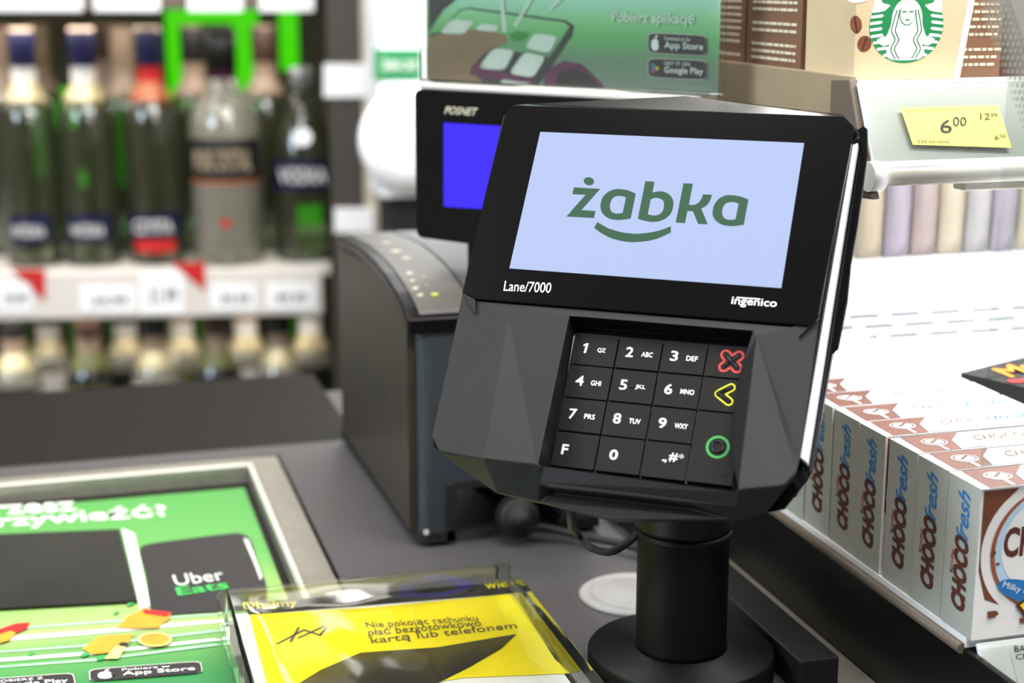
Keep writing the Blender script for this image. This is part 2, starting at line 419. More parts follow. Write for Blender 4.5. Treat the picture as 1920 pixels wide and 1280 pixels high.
# store badges
def badge(b, L, R, Ld, pf, d, big, small, mark):
    def q(u, v, k=1): return pf(L[0]+(R[0]-L[0])*u+(Ld[0]-L[0])*v, L[1]+(R[1]-L[1])*u+(Ld[1]-L[1])*v, d*k)
    b.ell(q(.5, .5, 2), q(1, .5, 2)-q(.5, .5, 2), q(.5, 0, 2)-q(.5, .5, 2), 'label_white', n=40, sq=9)
    b.ell(q(.5, .5, 3), q(.99, .5, 3)-q(.5, .5, 3), q(.5, .04, 3)-q(.5, .5, 3), 'bag_black', n=40, sq=9)
    b.text(big, q(.29, .80, 4), q(.94, .80, 4), q(.29, .40, 4), 'white_ink', bold=.01)
    b.text(small, q(.29, .33, 4), q(.72, .33, 4), q(.29, .15, 4), 'white_ink')
    if mark == 'fruit':
        b.ell(q(.135, .58, 4), q(.20, .58, 4)-q(.135, .58, 4), q(.135, .30, 4)-q(.135, .58, 4), 'white_ink', sq=2.3)
        b.ell(q(.155, .20, 4), q(.175, .14, 4)-q(.155, .20, 4), q(.15, .14, 4)-q(.155, .2, 4), 'white_ink')
        b.ell(q(.205, .52, 5), q(.225, .52, 5)-q(.205, .52, 5), q(.205, .42, 5)-q(.205, .52, 5), 'bag_black')
    else:
        a_, b_, c_, o_ = q(.07, .2, 4), q(.07, .82, 4), q(.21, .5, 4), q(.12, .5, 4)
        b.face([a_, o_, b_], 'text_blue'); b.face([a_, c_, o_], 'green_ink'); b.face([b_, o_, c_], 'promo_red'); b.face([q(.155, .4, 5), c_, q(.155, .62, 5)], 'yellow_ink')
badge(b, (167, 1254), (377, 1238), (170, 1277), P0, d, 'App Store', 'Pobierz w', 'fruit')
badge(b, (-70, 1276), (138, 1260), (-66, 1300), P0, d, 'Google Play', 'POBIERZ Z', 'play')
b.keepn = True
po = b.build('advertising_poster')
tag(po, 'green grocery delivery poster lying in the steel counter frame with a black bag picture', 'poster')
# dark glass window cut into the poster
wd = MB()
pts = [onz(x, y, -.0055) for x, y in [(258, 1130), (224, 995), (-260, 1015), (-320, 1162)]]
mm('window_glass', (15, 16, 12), .22, var=.7, scale=26)
M['window_glass'].node_tree.nodes['Principled BSDF'].inputs['Roughness'].default_value = .1
wd.prism(pts, (0, 0, .0012), 'window_glass')
tag(wd.build('scanner_window', bevel=.0003), 'dark smudged glass scanner window set in the green poster', 'scanner window')

# ------------------------------------------------------------------ clear tray with the yellow card
tx0, tx1, ty0, ty1, tz = .0575, .1955, .500, .6785, .0195
tb = thing('coin_tray', 'clear plastic coin tray with raised rim in front of the terminal stand', 'coin tray', ((tx0+tx1)/2, .6, .0016))
z0 = .0036
b = MB(); wl = .0042
for (a0, a1, c0, c1) in ((tx0, tx0+wl, ty0, ty1), (tx1-wl*1.4, tx1, ty0, ty1), (tx0+wl, tx1-wl*1.4, ty1-wl, ty1), (tx0+wl, tx1-wl*1.4, ty0, ty0+wl)):
    b.bx(a0, a1, c0, c1, z0, tz, 'tray_clear')
b.build('rim', tb, bevel=.0012, seg=3)
# dished top sheet
b = MB(); nx, ny = 26, 30; g = []
for j in range(ny+1):
    for i in range(nx+1):
        u, v = i/nx, j/ny
        e = min(u, 1-u, v*1.0, (1-v))*9; e = max(0, min(1, e)); e = e*e*(3-2*e)
        g.append((tx0+wl+(tx1-wl*2.4-tx0)*u, ty0+wl+(ty1-ty0-2*wl)*v, tz-.0008-.006*e+.0006*math.sin(u*19+v*4)*e+.0006*math.sin(v*23)*e))
fs = [(j*(nx+1)+i, j*(nx+1)+i+1, (j+1)*(nx+1)+i+1, (j+1)*(nx+1)+i) for j in range(ny) for i in range(nx)]
b.raw(g, fs, 'dish_clear', True)
b.build('dish', tb)
cz = .0098
def TC(x, y, k=0): return onz(x, y, cz+.0003*k)
b = MB(); cx0, cx1 = tx0+wl+.001, tx1-wl*1.4-.001; cy1 = ty1-wl-.001; cy0 = ty0+wl+.001
b.bx(cx0, cx1, cy0, cy1, cz-.0012, cz, 'white_paper')
card = b
def inset(f): return f
yl = [(468, 1152), (700, 1138), (958, 1113), (972, 1127), (1040, 1235), (1070, 1262), (870, 1270), (700, 1298), (510, 1320)]
b.flat([TC(x, y, 1) for x, y in yl], 'ad_yellow')
b.flat([TC(x, y, 1) for x, y in [(455, 1131), (950, 1090), (962, 1112), (466, 1152)]], 'ad_dark')
b.text('Dbajmy', TC(458, 1146, 2), TC(560, 1139, 2), TC(455, 1129, 2), 'ad_yellow', bold=.01)
b.text('wie', TC(912, 1104, 2), TC(953, 1100, 2), TC(906, 1090, 2), 'ad_yellow', bold=.0)
b.text('o zdrowie klientów', TC(560, 1139, 2), TC(900, 1106, 2), TC(556, 1124, 2), 'ad_dark', bold=.0)
b.flat([TC(x, y, 2) for x, y in [(545, 1290), (600, 1256), (676, 1223), (820, 1213), (968, 1188), (940, 1215), (880, 1250), (800, 1290)]], 'ad_dark')
for s_, q in (('Nie pokojąc rachunku', (690, 1180, 900, 1166, 684, 1166)), ('płać bezgotówkowo', (692, 1195, 905, 1176, 688, 1178)), ('kartą lub telefonem', (698, 1209, 972, 1180, 694, 1194))):
    b.text(s_, TC(q[0], q[1], 2), TC(q[2], q[3], 2), TC(q[4], q[5], 2), 'ink_grey')
for A, B in (((520, 1206), (570, 1180)), ((545, 1202), (560, 1176)), ((570, 1180), (600, 1190)), ((560, 1195), (610, 1172)), ((600, 1190), (612, 1176))):
    b.cap(TC(*A, 2), TC(*B, 2), .0006, Z, 'ink_grey')
b.keepn = True
tag(b.build('tray_card'), 'yellow and black printed card inside the clear coin tray', 'card')

# ------------------------------------------------------------------ counter grommet, black bar
gp = onz(1203, 1115, 0)
b = MB(); b.lathe((gp.x-.004, gp.y, 0), [(.0265, 0), (.0265, .0012), (.025, .0022), (.0205, .0022), (.0200, .0017), (.019, .0017), (.0185, .0022), (.0001, .0026)], 'grommet_grey', 56)
tag(b.build('cable_grommet'), 'round pale grey cable grommet cap in the counter behind the black stand', 'grommet')
b = MB(); b.prism([(.2825, .545, .0002), (.3005, .545, .0002), (.3005, .80, .0002), (.2825, .80, .0002)], (0, 0, .0148), 'black_plastic')
tag(b.build('cable_duct', bevel=.0008), 'long flat black cable duct lying between the stand and the snack shelf', 'cable duct')

# ------------------------------------------------------------------ pedestal stand
bc = V3((.2425, .5771, 0))
st = thing('pedestal_stand', 'matte black round pedestal with thick pole carrying the payment terminal', 'stand', bc)
MB().lathe(bc, [(.0392, 0), (.0396, .001), (.0396, .012), (.0388, .013), (.0245, .0134), (.0240, .0140), (.0001, .0140)], 'stand_black', 80).build('base', st)
MB().lathe(bc+Z*.014, [(.0196, 0), (.0193, .002), (.0193, .050), (.0199, .0505), (.0203, .0515), (.0199, .0525), (.0195, .0530)], 'stand_black', 64).build('pole', st)
MB().lathe(bc+Z*.0672, [(.0196, 0), (.0200, .0006), (.0206, .0012), (.0209, .0024), (.0209, .062), (.0195, .064)], 'stand_black', 64).build('collar', st)

# ------------------------------------------------------------------ payment terminal
TU = V3((.8123, -.5831, -.0086)).normalized(); TN = V3((-.4695, -.6627, .5835)); TN = (TN-TU*TN.dot(TU)).normalized(); TV = TN.cross(TU)
T0 = V3((.1914, .6173, .2291))
def tl(x, y, w=0):
    """point seen at (x, y) on the terminal's layer w millimetres in front of its glass"""
    return onp(x, y, T0+TN*(w/1000), TN)
def tp(u, v, w=0): return T0+TU*(u/1000)+TV*(v/1000)+TN*(w/1000)
Rm = Matrix((TU, TV, TN)).transposed()
def dn(p, w):
    q = p-T0; return p+TN*(w/1000-q.dot(TN))
term = thing('payment_terminal', 'black countertop card payment terminal with lit screen and number keypad', 'payment terminal', tp(55, -70, -30), Rm.to_euler())
# display glass
gl = [(962, 196), (1583, 218), (1602, 238), (1536, 591), (1517, 611), (891, 561), (869, 548), (948, 213)]
b = MB(); b.prism([tl(x, y, 0) for x, y in gl], TN*-.0030, 'bezel_glass', 'black_gloss')
dg = b
e = .12
b.text('Lane/7000', tl(944, 545, e), tl(1032, 549, e), tl(947, 526, e), 'white_ink')
b.text('ingenico', tl(1370, 574, e), tl(1455, 580, e), tl(1373, 556, e), 'white_ink', bold=.008)
b.cap(tl(1382, 557.5, e), tl(1425, 560.5, e), .00022, TN, 'white_ink')
dgo = b.build('display_bezel', term, bevel=.0004)
# lit screen with the lettering, a sub-part
b = MB(); sq = [(1013, 247), (1508, 268), (1465, 540), (955, 503)]
b.prism([tl(x, y, .08) for x, y in sq], TN*-.0002, 'screen_lit', 'display_black')
def c1(x, y): return tl(1050+x/8.535, 320+y/8.535, .16)
def c2(x, y): return tl(1220+x/8.535, 320+y/8.535, .16)
G = 'screen_green'
b.flat([c1(*p) for p in [(222, 265), (645, 290), (345, 628), (568, 643), (545, 757), (102, 733), (408, 385), (197, 375)]], G)
b.flat([c1(462+82*math.cos(t*.2244)+8*math.sin(t*.2244), 168+66*math.sin(t*.2244)) for t in range(28)], G)
def letter(cf, outer, inner):
    b.flat([[cf(*p) for p in outer], [cf(*p) for p in inner]], G)
letter(c1, spline([(1132, 763), (1040, 780), (920, 788), (800, 770), (710, 715), (660, 640), (648, 550), (680, 430), (760, 345), (860, 300), (960, 293), (1090, 315), (1213, 365)]),
       spline([(1055, 430), (1000, 408), (930, 403), (860, 425), (815, 490), (798, 570), (815, 640), (860, 675), (930, 684), (1003, 672)]))
letter(c1, [(1365, 167), (1513, 175)]+spline([(1480, 347), (1601, 328), (1711, 355), (1791, 430), (1816, 530), (1786, 660), (1711, 750), (1601, 803), (1481, 820), (1360, 802), (1245, 768)]),
       spline([(1452, 460), (1500, 440), (1551, 435), (1636, 465), (1664, 530), (1651, 620), (1601, 690), (1511, 715), (1405, 697)]))
b.flat([c2(*p) for p in [(525, 200), (677, 206)]+spline([(610, 542), (690, 546), (760, 515), (810, 450), (837, 378)])+spline([(980, 382), (950, 480), (890, 560), (808, 605)])+[(915, 858), (760, 852), (675, 648), (588, 645), (550, 838), (400, 830)]], G)
letter(c2, spline([(1490, 863), (1390, 880), (1270, 887), (1150, 865), (1060, 815), (1005, 745), (990, 665), (1015, 550), (1085, 455), (1180, 400), (1290, 390), (1430, 410), (1565, 460)]),
       spline([(1408, 528), (1350, 507), (1290, 500), (1210, 520), (1160, 580), (1143, 665), (1160, 735), (1210, 775), (1280, 785), (1358, 775)]))
b.flat([c1(*p) for p in spline([(547, 915), (680, 1010), (850, 1090), (1050, 1135), (1200, 1142), (1400, 1125), (1551, 1087), (1651, 1047), (1776, 988)])+spline([(1771, 888), (1651, 935), (1551, 965), (1451, 985), (1330, 1001), (1200, 1007), (1000, 985), (800, 930), (700, 880), (595, 820)])], G)
b.keepn = True
so = b.build('screen', dgo.parent); so.parent = dgo

# upper/lower housing
A = tl(867, 551, -1.5); A2 = tl(891, 563, -1); B = tl(950, 603, .3); C = tl(1068, 592, 0); D = tl(1009, 871, 7); E_ = tl(907, 860, 11); Gp = tl(822, 845, 5); H = tl(808, 817, 3)
P = tl(1419, 629, .6); R2 = tl(1411, 620, 0); Q = tl(1537, 598, -1.5); Q2 = tl(1517, 614, -1); S = tl(1493, 887, 4); S2 = tl(1500, 858, 1); T_ = tl(1472, 909, 5); Vv = tl(1384, 917, 8)
I1 = tl(1389, 690, -2); I2 = tl(1375, 765, -2); I3 = tl(1368, 836, 1)
K1 = tl(1010, 905, 4); K2 = tl(1200, 928, 5); V2 = tl(1382, 951, 4)
J = tl(930, 924, -3); L = tl(1009, 941, -1); Mm = tl(1140, 975, -1.5); Nn = tl(1376, 974, -1.5); O_ = tl(1438, 960, -3)
b = MB(); k = 'black_plastic'
# strip right under the glass
cc = tl(1068, 580, -1); 
b.face([A, A2, B], k); b.face([A2, C, B], k); b.face([A2, Q2, R2, C], k); b.face([Q2, Q, P], k); b.face([Q2, P, R2], k)
# left wing facets
b.face([A, B, H], k); b.face([B, E_, Gp, H], k); b.face([B, C, D, E_], k)
# right wing facets
b.face([P, Q, S2, S], k); b.face([P, S, T_, Vv], k)
# bevel beside the keys
b.face([R2, P, I1], k); b.face([P, Vv, I3, I2, I1], k)
# front lip
lipL = tl(1020, 873, 6.4); lipR = tl(1378, 921, 7)
b.face([D, lipL, lipR, Vv, V2, tl(1290, 942, 4.4), tl(1030, 912, 4.2), K1], k)
b.face([Gp, E_, J], k); b.face([E_, D, K1, L, J], k); K0 = tl(1030, 912, 4.2); K0b = tl(1290, 942, 4.4)
k0, k0b = dn(K0, -2.5), dn(K0b, -2.5)
b.face([K1, K0, k0, L], k); b.face([K0, K0b, k0b, k0], k); b.face([k0, k0b, Nn, Mm, L], k); b.face([K0b, V2, Nn, k0b], k)
b.face([Vv, T_, V2], k); b.face([V2, T_, O_, Nn], k)
# recess walls and floor
rimloop = [C, R2, I1, I2, I3, Vv, lipR, lipL, D]
fl = [dn(p, -9.5) for p in rimloop]
for i in range(len(rimloop)):
    j = (i+1) % len(rimloop); b.face([rimloop[i], rimloop[j], fl[j], fl[i]], k)
b.flat(fl, 'black_gloss')
# sides down to the back
outl = [A, H, Gp, J, L, Mm, Nn, O_, T_, S, S2, Q, Q2, A2]
bk = []
cen = tp(55, -110, 0)
for p in outl:
    q = dn(p, -12); bk.append(q+(dn(cen, -12)-q)*.05)
for i in range(len(outl)):
    j = (i+1) % len(outl); b.face([outl[i], outl[j], bk[j], bk[i]], k)
b.flat(bk, k)
ho = b.build('lower_housing', term, bevel=.0005, seg=2, angle=8)
# two clip notches at the glass corners
for (p1, p2, p3) in (((869, 550), (891, 561), (891, 588)), ((1536, 594), (1517, 611), (1497, 632))):
    MB().prism([tl(*p1, .9), tl(*p2, .9), tl(*p3, .9)], TN*-.002, 'black_satin').build('corner_clip', term, bevel=.0002)
# keypad plate and keys
U_ = [30.4, 47.9, 65.4, 82.75, 100.4]; V_ = [-84.4, -97.9, -111.5, -125.3, -139.6]
b = MB(); b.prism([tp(29.6, -82.6, -8.9), tp(102.5, -82.6, -8.9), tp(103.5, -141.5, -8.9), tp(29.6, -141.5, -8.9)], TN*-.0005, 'black_gloss'); b.build('keypad_plate', term)
g_ = .55
KW = -6.6
def key(c, r, r2=None, c2=None):
    u0, u1 = U_[c]+g_/2, U_[(c2 or c)+1]-g_/2; v1, v0 = V_[r]-g_/2, V_[(r2 or r)+1]+g_/2
    b = MB(); b.prism([tp(u0, v0, KW), tp(u1, v0, KW), tp(u1, v1, KW), tp(u0, v1, KW)], TN*-.0026, 'key_plastic', 'black_gloss')
    return b, u0, u1, v0, v1
def ktext(b, s, u, v, h, wd, bold=.012, k='white_ink', shear=0):
    b.text(s, tp(u, v, KW+.1), tp(u+wd, v, KW+.1), tp(u, v+h, KW+.1), k, bold, shear)
legend = [('1', 'QZ', 2.0, 3.2), ('2', 'ABC', 2.9, 4.4), ('3', 'DEF', 2.9, 4.3), ('4', 'GHI', 3.2, 3.9), ('5', 'JKL', 2.9, 3.9), ('6', 'MNO', 3.0, 5.2), ('7', 'PRS', 3.0, 4.1), ('8', 'TUV', 3.0, 4.4), ('9', 'WXY', 3.0, 5.0)]
def kb(b): return b.build('key', term, bevel=.00025)
for i, (d1, ls, w1, w2) in enumerate(legend):
    cI, rI = i % 3, i//3
    b, u0, u1, v0, v1 = key(cI, rI); vc = (v0+v1)/2
    if d1 == '1':
        q1 = [(1.15, -1.7), (2.0, -1.7), (2.35, 2.4), (1.6, 2.4), (.5, 1.75), (.5, 1.05), (1.4, 1.4)]
        b.flat([tp(u0+3.2+p, vc+q, KW+.1) for p, q in q1], 'white_ink')
    else: ktext(b, d1, u0+3.4, vc-1.7, 4.1, w1, .012)
    ktext(b, ls, u0+9.6, vc-1.1, 2.0, w2, .008)
    if d1 == '5': b.lathe(tp(u0+8.1, vc-.1, KW-.2), [(.0006, 0), (.0006, .0005), (.0001, .0007)], 'black_gloss', 14, TN)
    kb(b)
b, u0, u1, v0, v1 = key(0, 3); ktext(b, 'F', u0+3.4, (v0+v1)/2-2, 4, 2.5, .02); kb(b)
b, u0, u1, v0, v1 = key(1, 3); ktext(b, '0', u0+4.6, (v0+v1)/2-2, 4, 3.2, .02); kb(b)
b, u0, u1, v0, v1 = key(2, 3); vc = (v0+v1)/2
ktext(b, '.,', u0+7.3, vc-.9, 1.3, 1.6, .02); ktext(b, '#', u0+9.6, vc-.2, 3.4, 3.3, .005); ktext(b, '*', u0+13.2, vc+1.3, 1.9, 1.9, -.005); kb(b)
def strokes(b, segs, r, dw, k):
    for A_, B_ in segs: b.cap(tp(*A_, KW+dw), tp(*B_, KW+dw), r/1000, TN, k)
# cancel key
b, u0, u1, v0, v1 = key(3, 0); cu, cv = u0+9.4, (v0+v1)/2+.2; a = 2.5
xs = [((cu-a, cv-a), (cu+a, cv+a)), ((cu-a, cv+a), (cu+a, cv-a))]
strokes(b, xs, 2.1, .08, 'red_ink'); strokes(b, xs, 1.25, .16, 'key_plastic')
for A_, B_ in xs: b.tube([tp(*A_, KW+.15), tp(*B_, KW+.15)], .00045, 'black_gloss', 8)
kb(b)
b, u0, u1, v0, v1 = key(3, 1); cu, cv = u0+8.9, (v0+v1)/2+.4
xs = [((cu-2.1, cv), (cu+2.0, cv+2.9)), ((cu-2.1, cv), (cu+2.0, cv-2.7))]
strokes(b, xs, 1.65, .08, 'yellow_ink'); strokes(b, xs, 1.15, .16, 'key_plastic')
for A_, B_ in xs: b.tube([tp(*A_, KW+.15), tp(*B_, KW+.15)], .00045, 'black_gloss', 8)
kb(b)
b, u0, u1, v0, v1 = key(3, 2, 3); cu, cv = u0+9.6, v0+14.2
b.ring(tp(cu, cv, KW+.1), TU*.0044, TV*.0044, .79, 'green_ink')
n = 24
b.tube([tp(cu+2.1*math.cos(2*math.pi*i/n), cv+2.1*math.sin(2*math.pi*i/n), KW+.1) for i in range(n+1)], .0004, 'black_gloss', 8)
b.lathe(tp(u0+14, v0+3.6, KW), [(.0004, 0), (.0004, .0002)], 'black_gloss', 10, TN)
kb(b)
# white side strip between front and back shells
b = MB(); b.prism([tl(1598.5, 271, -4), tl(1609, 267, -4.2), tl(1514, 868, -4.2), tl(1500, 857, -4)], TN*-.004, 'strip_white')
lo = b.build('side_strip', term, bevel=.0003); lo['label'] = 'white strip along the right side'
# top glossy hood
b = MB(); hf = [tl(962, 197, -1.5), tl(1584, 219, -1.5)]; hb = [tl(985, 195, -8), tl(1285, 179, -12), tl(1580, 214, -8)]
b.face([hf[0], hf[1], hb[2], hb[1], hb[0]], 'black_gloss')
lowb = [dn(p, -20)-TV*.02 for p in hb]; lowf = [dn(p, -4)-TV*.012 for p in hf]
b.face([hb[0], hb[1], lowb[1], lowb[0]], 'black_gloss'); b.face([hb[1], hb[2], lowb[2], lowb[1]], 'black_gloss')
b.face([hf[0], hb[0], lowb[0], lowf[0]], 'black_gloss'); b.face([hf[1], hb[2], lowb[2], lowf[1]], 'black_gloss'); b.face([hf[0], hf[1], lowf[1], lowf[0]], 'black_gloss')
b.face([lowf[0], lowf[1], lowb[2], lowb[1], lowb[0]], 'black_gloss')
b.build('top_hood', term, bevel=.0004)
# middle frame behind the glass
b = MB(); mf = [(964, 199), (1582, 221), (1604, 240), (1612, 252), (1597, 272), (1499, 857), (1494, 862), (1490, 850), (1526, 640), (1510, 604), (885, 556), (866, 549), (944, 216)]
b.prism([tl(x, y, -3.4) for x, y in mf], TN*-.008, 'black_gloss'); b.build('middle_frame', term, bevel=.0004)
# back shell
bsx = [(960, 204), (1285, 186), (1580, 222), (1608, 242), (1619, 235), (1628, 242), (1628, 290), (1610, 420), (1597, 497), (1595, 520), (1590, 570), (1573, 655), (1564, 663), (1524, 885), (1514, 903), (1472, 956), (1440, 962), (1376, 968), (1140, 966), (935, 922), (812, 840), (810, 815), (868, 548), (946, 220)]
f1 = [tl(x, y, -10.3) for x, y in bsx]
cxm, cym = 1230, 560
f2 = [tl(x, y, -16) for x, y in [(cxm+(x-cxm)*.985, cym+(y-cym)*.955) for x, y in bsx]]
f3 = [tl(x, y, -32) for x, y in [(cxm+(x-cxm)*.86, cym+(y-cym)*.76) for x, y in bsx]]
b = MB(); b.loft(f1, f2, 'black_gloss', False); b.loft(f2, f3, 'black_gloss', False); b.flat(f1, 'black_gloss'); b.flat(f3, 'black_gloss')
b.build('back_shell', term, bevel=.0006)
# tilt bracket from the shell to the pole head
b = MB(); pt = bc+Z*.118
q = pt-T0; uu, vv, ww = q.dot(TU)*1000, q.dot(TV)*1000, q.dot(TN)*1000
b.prism([tp(uu-16, vv-14, -31), tp(uu+16, vv-14, -31), tp(uu+16, vv+26, -31), tp(uu-16, vv+26, -31)], TN*((ww+31+14)/1000), 'black_satin')
b.build('tilt_bracket', term, bevel=.001)

# ------------------------------------------------------------------ cables
def chain(pts, n=8): return [V3(p) for p in spline([tuple(p) for p in pts], n)]
cp = onz(975, 1022, 0)
cb = thing('power_cable', 'dark cable with round plug lying on the counter behind the black stand', 'cable', (cp.x, cp.y, 0))
b = MB(); b.tube(chain([(.20, .83, .020), (.212, .80, .017), (cp.x-.001, cp.y+.014, .016)]), .0022, 'rubber'); 
b.tube(chain([(cp.x+.002, cp.y-.002, .010), (.236, .748, .008), (.255, .735, .0055), (.275, .715, .0045), (.278, .69, .0045)]), .0021, 'rubber')
b.build('cord', cb)
b = MB(); ax = (FW*-1+Z*.3).normalized()
b.lathe(V3((cp.x-.0005, cp.y+.012, .0135)), [(.007, 0), (.0105, .002), (.0108, .012), (.0095, .0135), (.0068, .0135), (.0064, .0155), (.0045, .0155), (.004, .019), (.0001, .019)], 'rubber', 32, V3((.05, -1, .12)))
b.build('plug', cb)
b = MB(); s1 = tl(1072, 962, -22)
b.tube(chain([s1+Z*.012, s1-Z*.004, onp(1082, 1000, bc+V3((0, .02, 0)), Y), onp(1108, 1026, bc+V3((0, .015, 0)), Y), onp(1145, 1034, bc+V3((0, .01, 0)), Y), onp(1180, 1014, bc+V3((0, .008, 0)), Y), onp(1198, 995, bc+V3((0, .004, 0)), Y)]), .0017, 'rubber')
tag(b.build('terminal_cable'), 'thin black cable looping from under the payment terminal to the pole', 'cable')

# ------------------------------------------------------------------ receipt printer
pxl, pxr, pyf, pyb = .166, .268, .7640, .962
pr = thing('receipt_printer', 'grey fiscal receipt printer with curved silver lid behind the terminal', 'receipt printer', (.217, .86, 0))
prof = [(pyb, .1262), (.9137, .1300), (.885, .1322), (.850, .1320), (.815, .1300), (.790, .1265), (.772, .1215), (pyf, .1150)]
def prow(x, ps): return [V3((x, y, z)) for y, z in ps]
body = prof+[(pyf, .0085), (pyb, .0085)]
b = MB(); b.loft(prow(pxl, body), prow(pxl+.004, body), 'printer_grey')
# faint lettering pressed in the side
def PS(x, y): return onx(x, y, pxl-.0002)
b.text('Posnet', PS(664, 690), PS(722, 755), PS(664, 660), 'printer_slate')
b.build('side_panel', pr, bevel=.0015)
yf2 = pyf-.006
rc = [(pxl+.0042+.007*(1-math.cos(t)), yf2+.007*(1-math.sin(t))) for t in [i*math.pi/12 for i in range(7)]]
rc2 = [(pxr-.007*(1-math.cos(t)), yf2+.007*(1-math.sin(t))) for t in [i*math.pi/12 for i in range(6, -1, -1)]]
b = MB(); out = rc+rc2+[(pxr, pyb-.002), (pxl+.0042, pyb-.002)]
b.prism([V3((x, y, .0305)) for x, y in out], (0, 0, .0835), 'printer_slate')
# lower front posts either side of the cable opening
b.prism([V3((x, y, .0085)) for x, y in rc+[(pxl+.021, yf2), (pxl+.021, pyb-.002), (pxl+.0042, pyb-.002)]], (0, 0, .022), 'printer_slate')
b.bx(pxr-.02, pxr, yf2, pyb-.002, .0085, .0305, 'printer_slate')
b.build('body', pr)
b = MB(); b.bx(pxl+.018, pxl+.0235, yf2-.001, yf2+.03, .002, .034, 'rubber'); b.bx(pxl+.0235, pxr-.018, yf2-.001, yf2+.03, .0305, .034, 'rubber')
b.build('cable_opening', pr, bevel=.0005)
b = MB(); b.prism([V3((x, y, .0025)) for x, y in [(pxl-.001, pyb)]+[(x-.001, y-.001) for x, y in rc]+[(pxl+.0235, yf2-.001), (pxl+.0235, pyb)]], (0, 0, .006), 'rubber')
b.bx(pxr-.022, pxr+.001, yf2-.001, pyb, .0025, .0085, 'rubber'); b.build('base_trim', pr, bevel=.0008)
for x in (pxl+.012, pxr-.01):
    for y in (yf2+.012, pyb-.015): MB().lathe((x, y, 0), [(.006, 0), (.006, .003)], 'rubber', 20).build('foot', pr)
MB().lathe(onp(799, 997, V3((0, yf2-.0015, 0)), Y), [(.0015, 0), (.0015, .0006)], 'label_white', 14, -Y).build('screw', pr)
# lid: black rim band and silver top
lidp = [(pyb, .1345), (.9137, .1375), (.885, .1390), (.850, .1385), (.815, .1362), (.785, .1315), (.766, .1268), (pyf-.008, .1228)]
lidb = [(y, z-.0062) for y, z in lidp]
lidb[-1] = (pyf-.008, .1145)
b = MB(); b.loft(prow(pxl-.001, lidp+lidb[::-1]), prow(pxr+.001, lidp+lidb[::-1]), 'display_black'); b.build('lid_rim', pr, bevel=.0018, seg=3)
def strip(xa, xb, dz, ps, k):
    b = MB(); n = len(ps)
    sp = spline(ps, 5); up = [(y, z+dz) for y, z in sp]; lo_ = [(y, z-.002) for y, z in sp]
    b.loft(prow(xa, up+lo_[::-1]), prow(xb, up+lo_[::-1]), k); return b
lt = [(y, z) for y, z in lidp[:-1]]+[(pyf-.004, .1240)]
cpn = strip(pxl+.006, pxl+.0345, .0005, lt, 'printer_panel')
def LD(x, y, k=1):
    # march the sight line down to the curved lid
    dd = ray(x, y); t = .6
    sp = spline(lidp, 12)
    while t < 1.3:
        p = CAM+dd*t
        for i in range(len(sp)-1):
            (ya, za), (yb_, zb) = sp[i], sp[i+1]
            if yb_ <= p.y <= ya:
                zz = zb+(za-zb)*(p.y-yb_)/(ya-yb_)
                if p.z <= zz+.0006+.0002*k: return V3((p.x, p.y, zz+.0006+.0002*k))
        t += .0008
    return CAM+dd*.9
for (x, y, r) in ((724, 455, 14), (742, 471, 16), (762, 484, 14), (768, 512, 9), (773, 526, 7), (779, 540, 8), (788, 553, 8)):
    p = LD(x, y)
    cpn.ring(p, X*(r*.0002), (LD(x, y-3)-LD(x, y+3)).normalized()*(r*.00028), .8, 'print_cream')
    cpn.ell(p, X*(r*.00011), (LD(x, y-3)-LD(x, y+3)).normalized()*(r*.00012), 'print_cream')
for (x, y) in ((795, 520), (800, 535)): cpn.ell(LD(x, y), X*.001, Y*.001, 'print_cream')
cpn.build('control_panel', pr)
strip(pxl+.036, pxr-.001, .0006, lt, 'printer_silver').build('lid', pr)
p = LD(815, 553, 2); MB().lathe(p, [(.0017, 0), (.0017, .0005)], 'led_yellow', 18).build('indicator_light', pr)

# ------------------------------------------------------------------ customer display (turned a little towards the left)
hd = ray(-2900, -40); hd.z = 0; DU = -hd.normalized(); DN = V3((DU.y, -DU.x, 0))      # DU right, DN towards the viewer
if DN.y > 0: DN = -DN
DP = CAM+ray(780, 168)*.82
def dp(x, y, off=0): return onp(x, y, DP+DN*off, DN)
tlc, blc = dp(777, 167), dp(779, 444)
wD = .165; hD = tlc.z-blc.z
cd = thing('customer_display', 'black box customer display with blue lit screen above the printer', 'customer display', blc+DU*(wD/2)-DN*.02-Z*.012)
b = MB(); O = V3((tlc.x, tlc.y, blc.z))
r_ = .004; pts = []
for cx_, cz_, t0 in ((wD-r_, hD-r_, 0), (r_, hD-r_, 90), (r_, r_, 180), (wD-r_, r_, 270)):
    for t in (0, 30, 60, 90): a = math.radians(t0+t); pts.append(O+DU*(cx_+r_*math.cos(a))+Z*(cz_+r_*math.sin(a)))
b.prism(pts, -DN*.034, 'display_black')
b.text('POSNET', dp(833, 213, .0003), dp(894, 217, .0003), dp(835, 199, .0003), 'print_cream', bold=.01, shear=.25)
b.build('casing', cd, bevel=.0008)
b = MB(); b.prism([dp(832, 230, .0002), dp(1010, 241, .0002), dp(1010, 398, .0002), dp(832, 387, .0002)], DN*-.0004, 'blue_lit'); b.build('screen', cd)
b = MB(); b.box(O+Z*hD+DU*.001-DN*.002, DU*(wD-.002), -DN*.030, Z*.0028, 'steel_bright'); b.build('top_plate', cd, bevel=.0008)
b = MB(); b.box(O+Z*(hD*.52)-DU*.005-DN*.008, DU*.006, -DN*.016, Z*.034, 'display_black'); b.build('side_latch', cd, bevel=.001)
b = MB(); b.box(V3((O.x, O.y, .1370))+DU*.030-DN*.006, DU*.05, -DN*.022, Z*(blc.z-.1372), 'display_black'); b.build('neck', cd, bevel=.001)

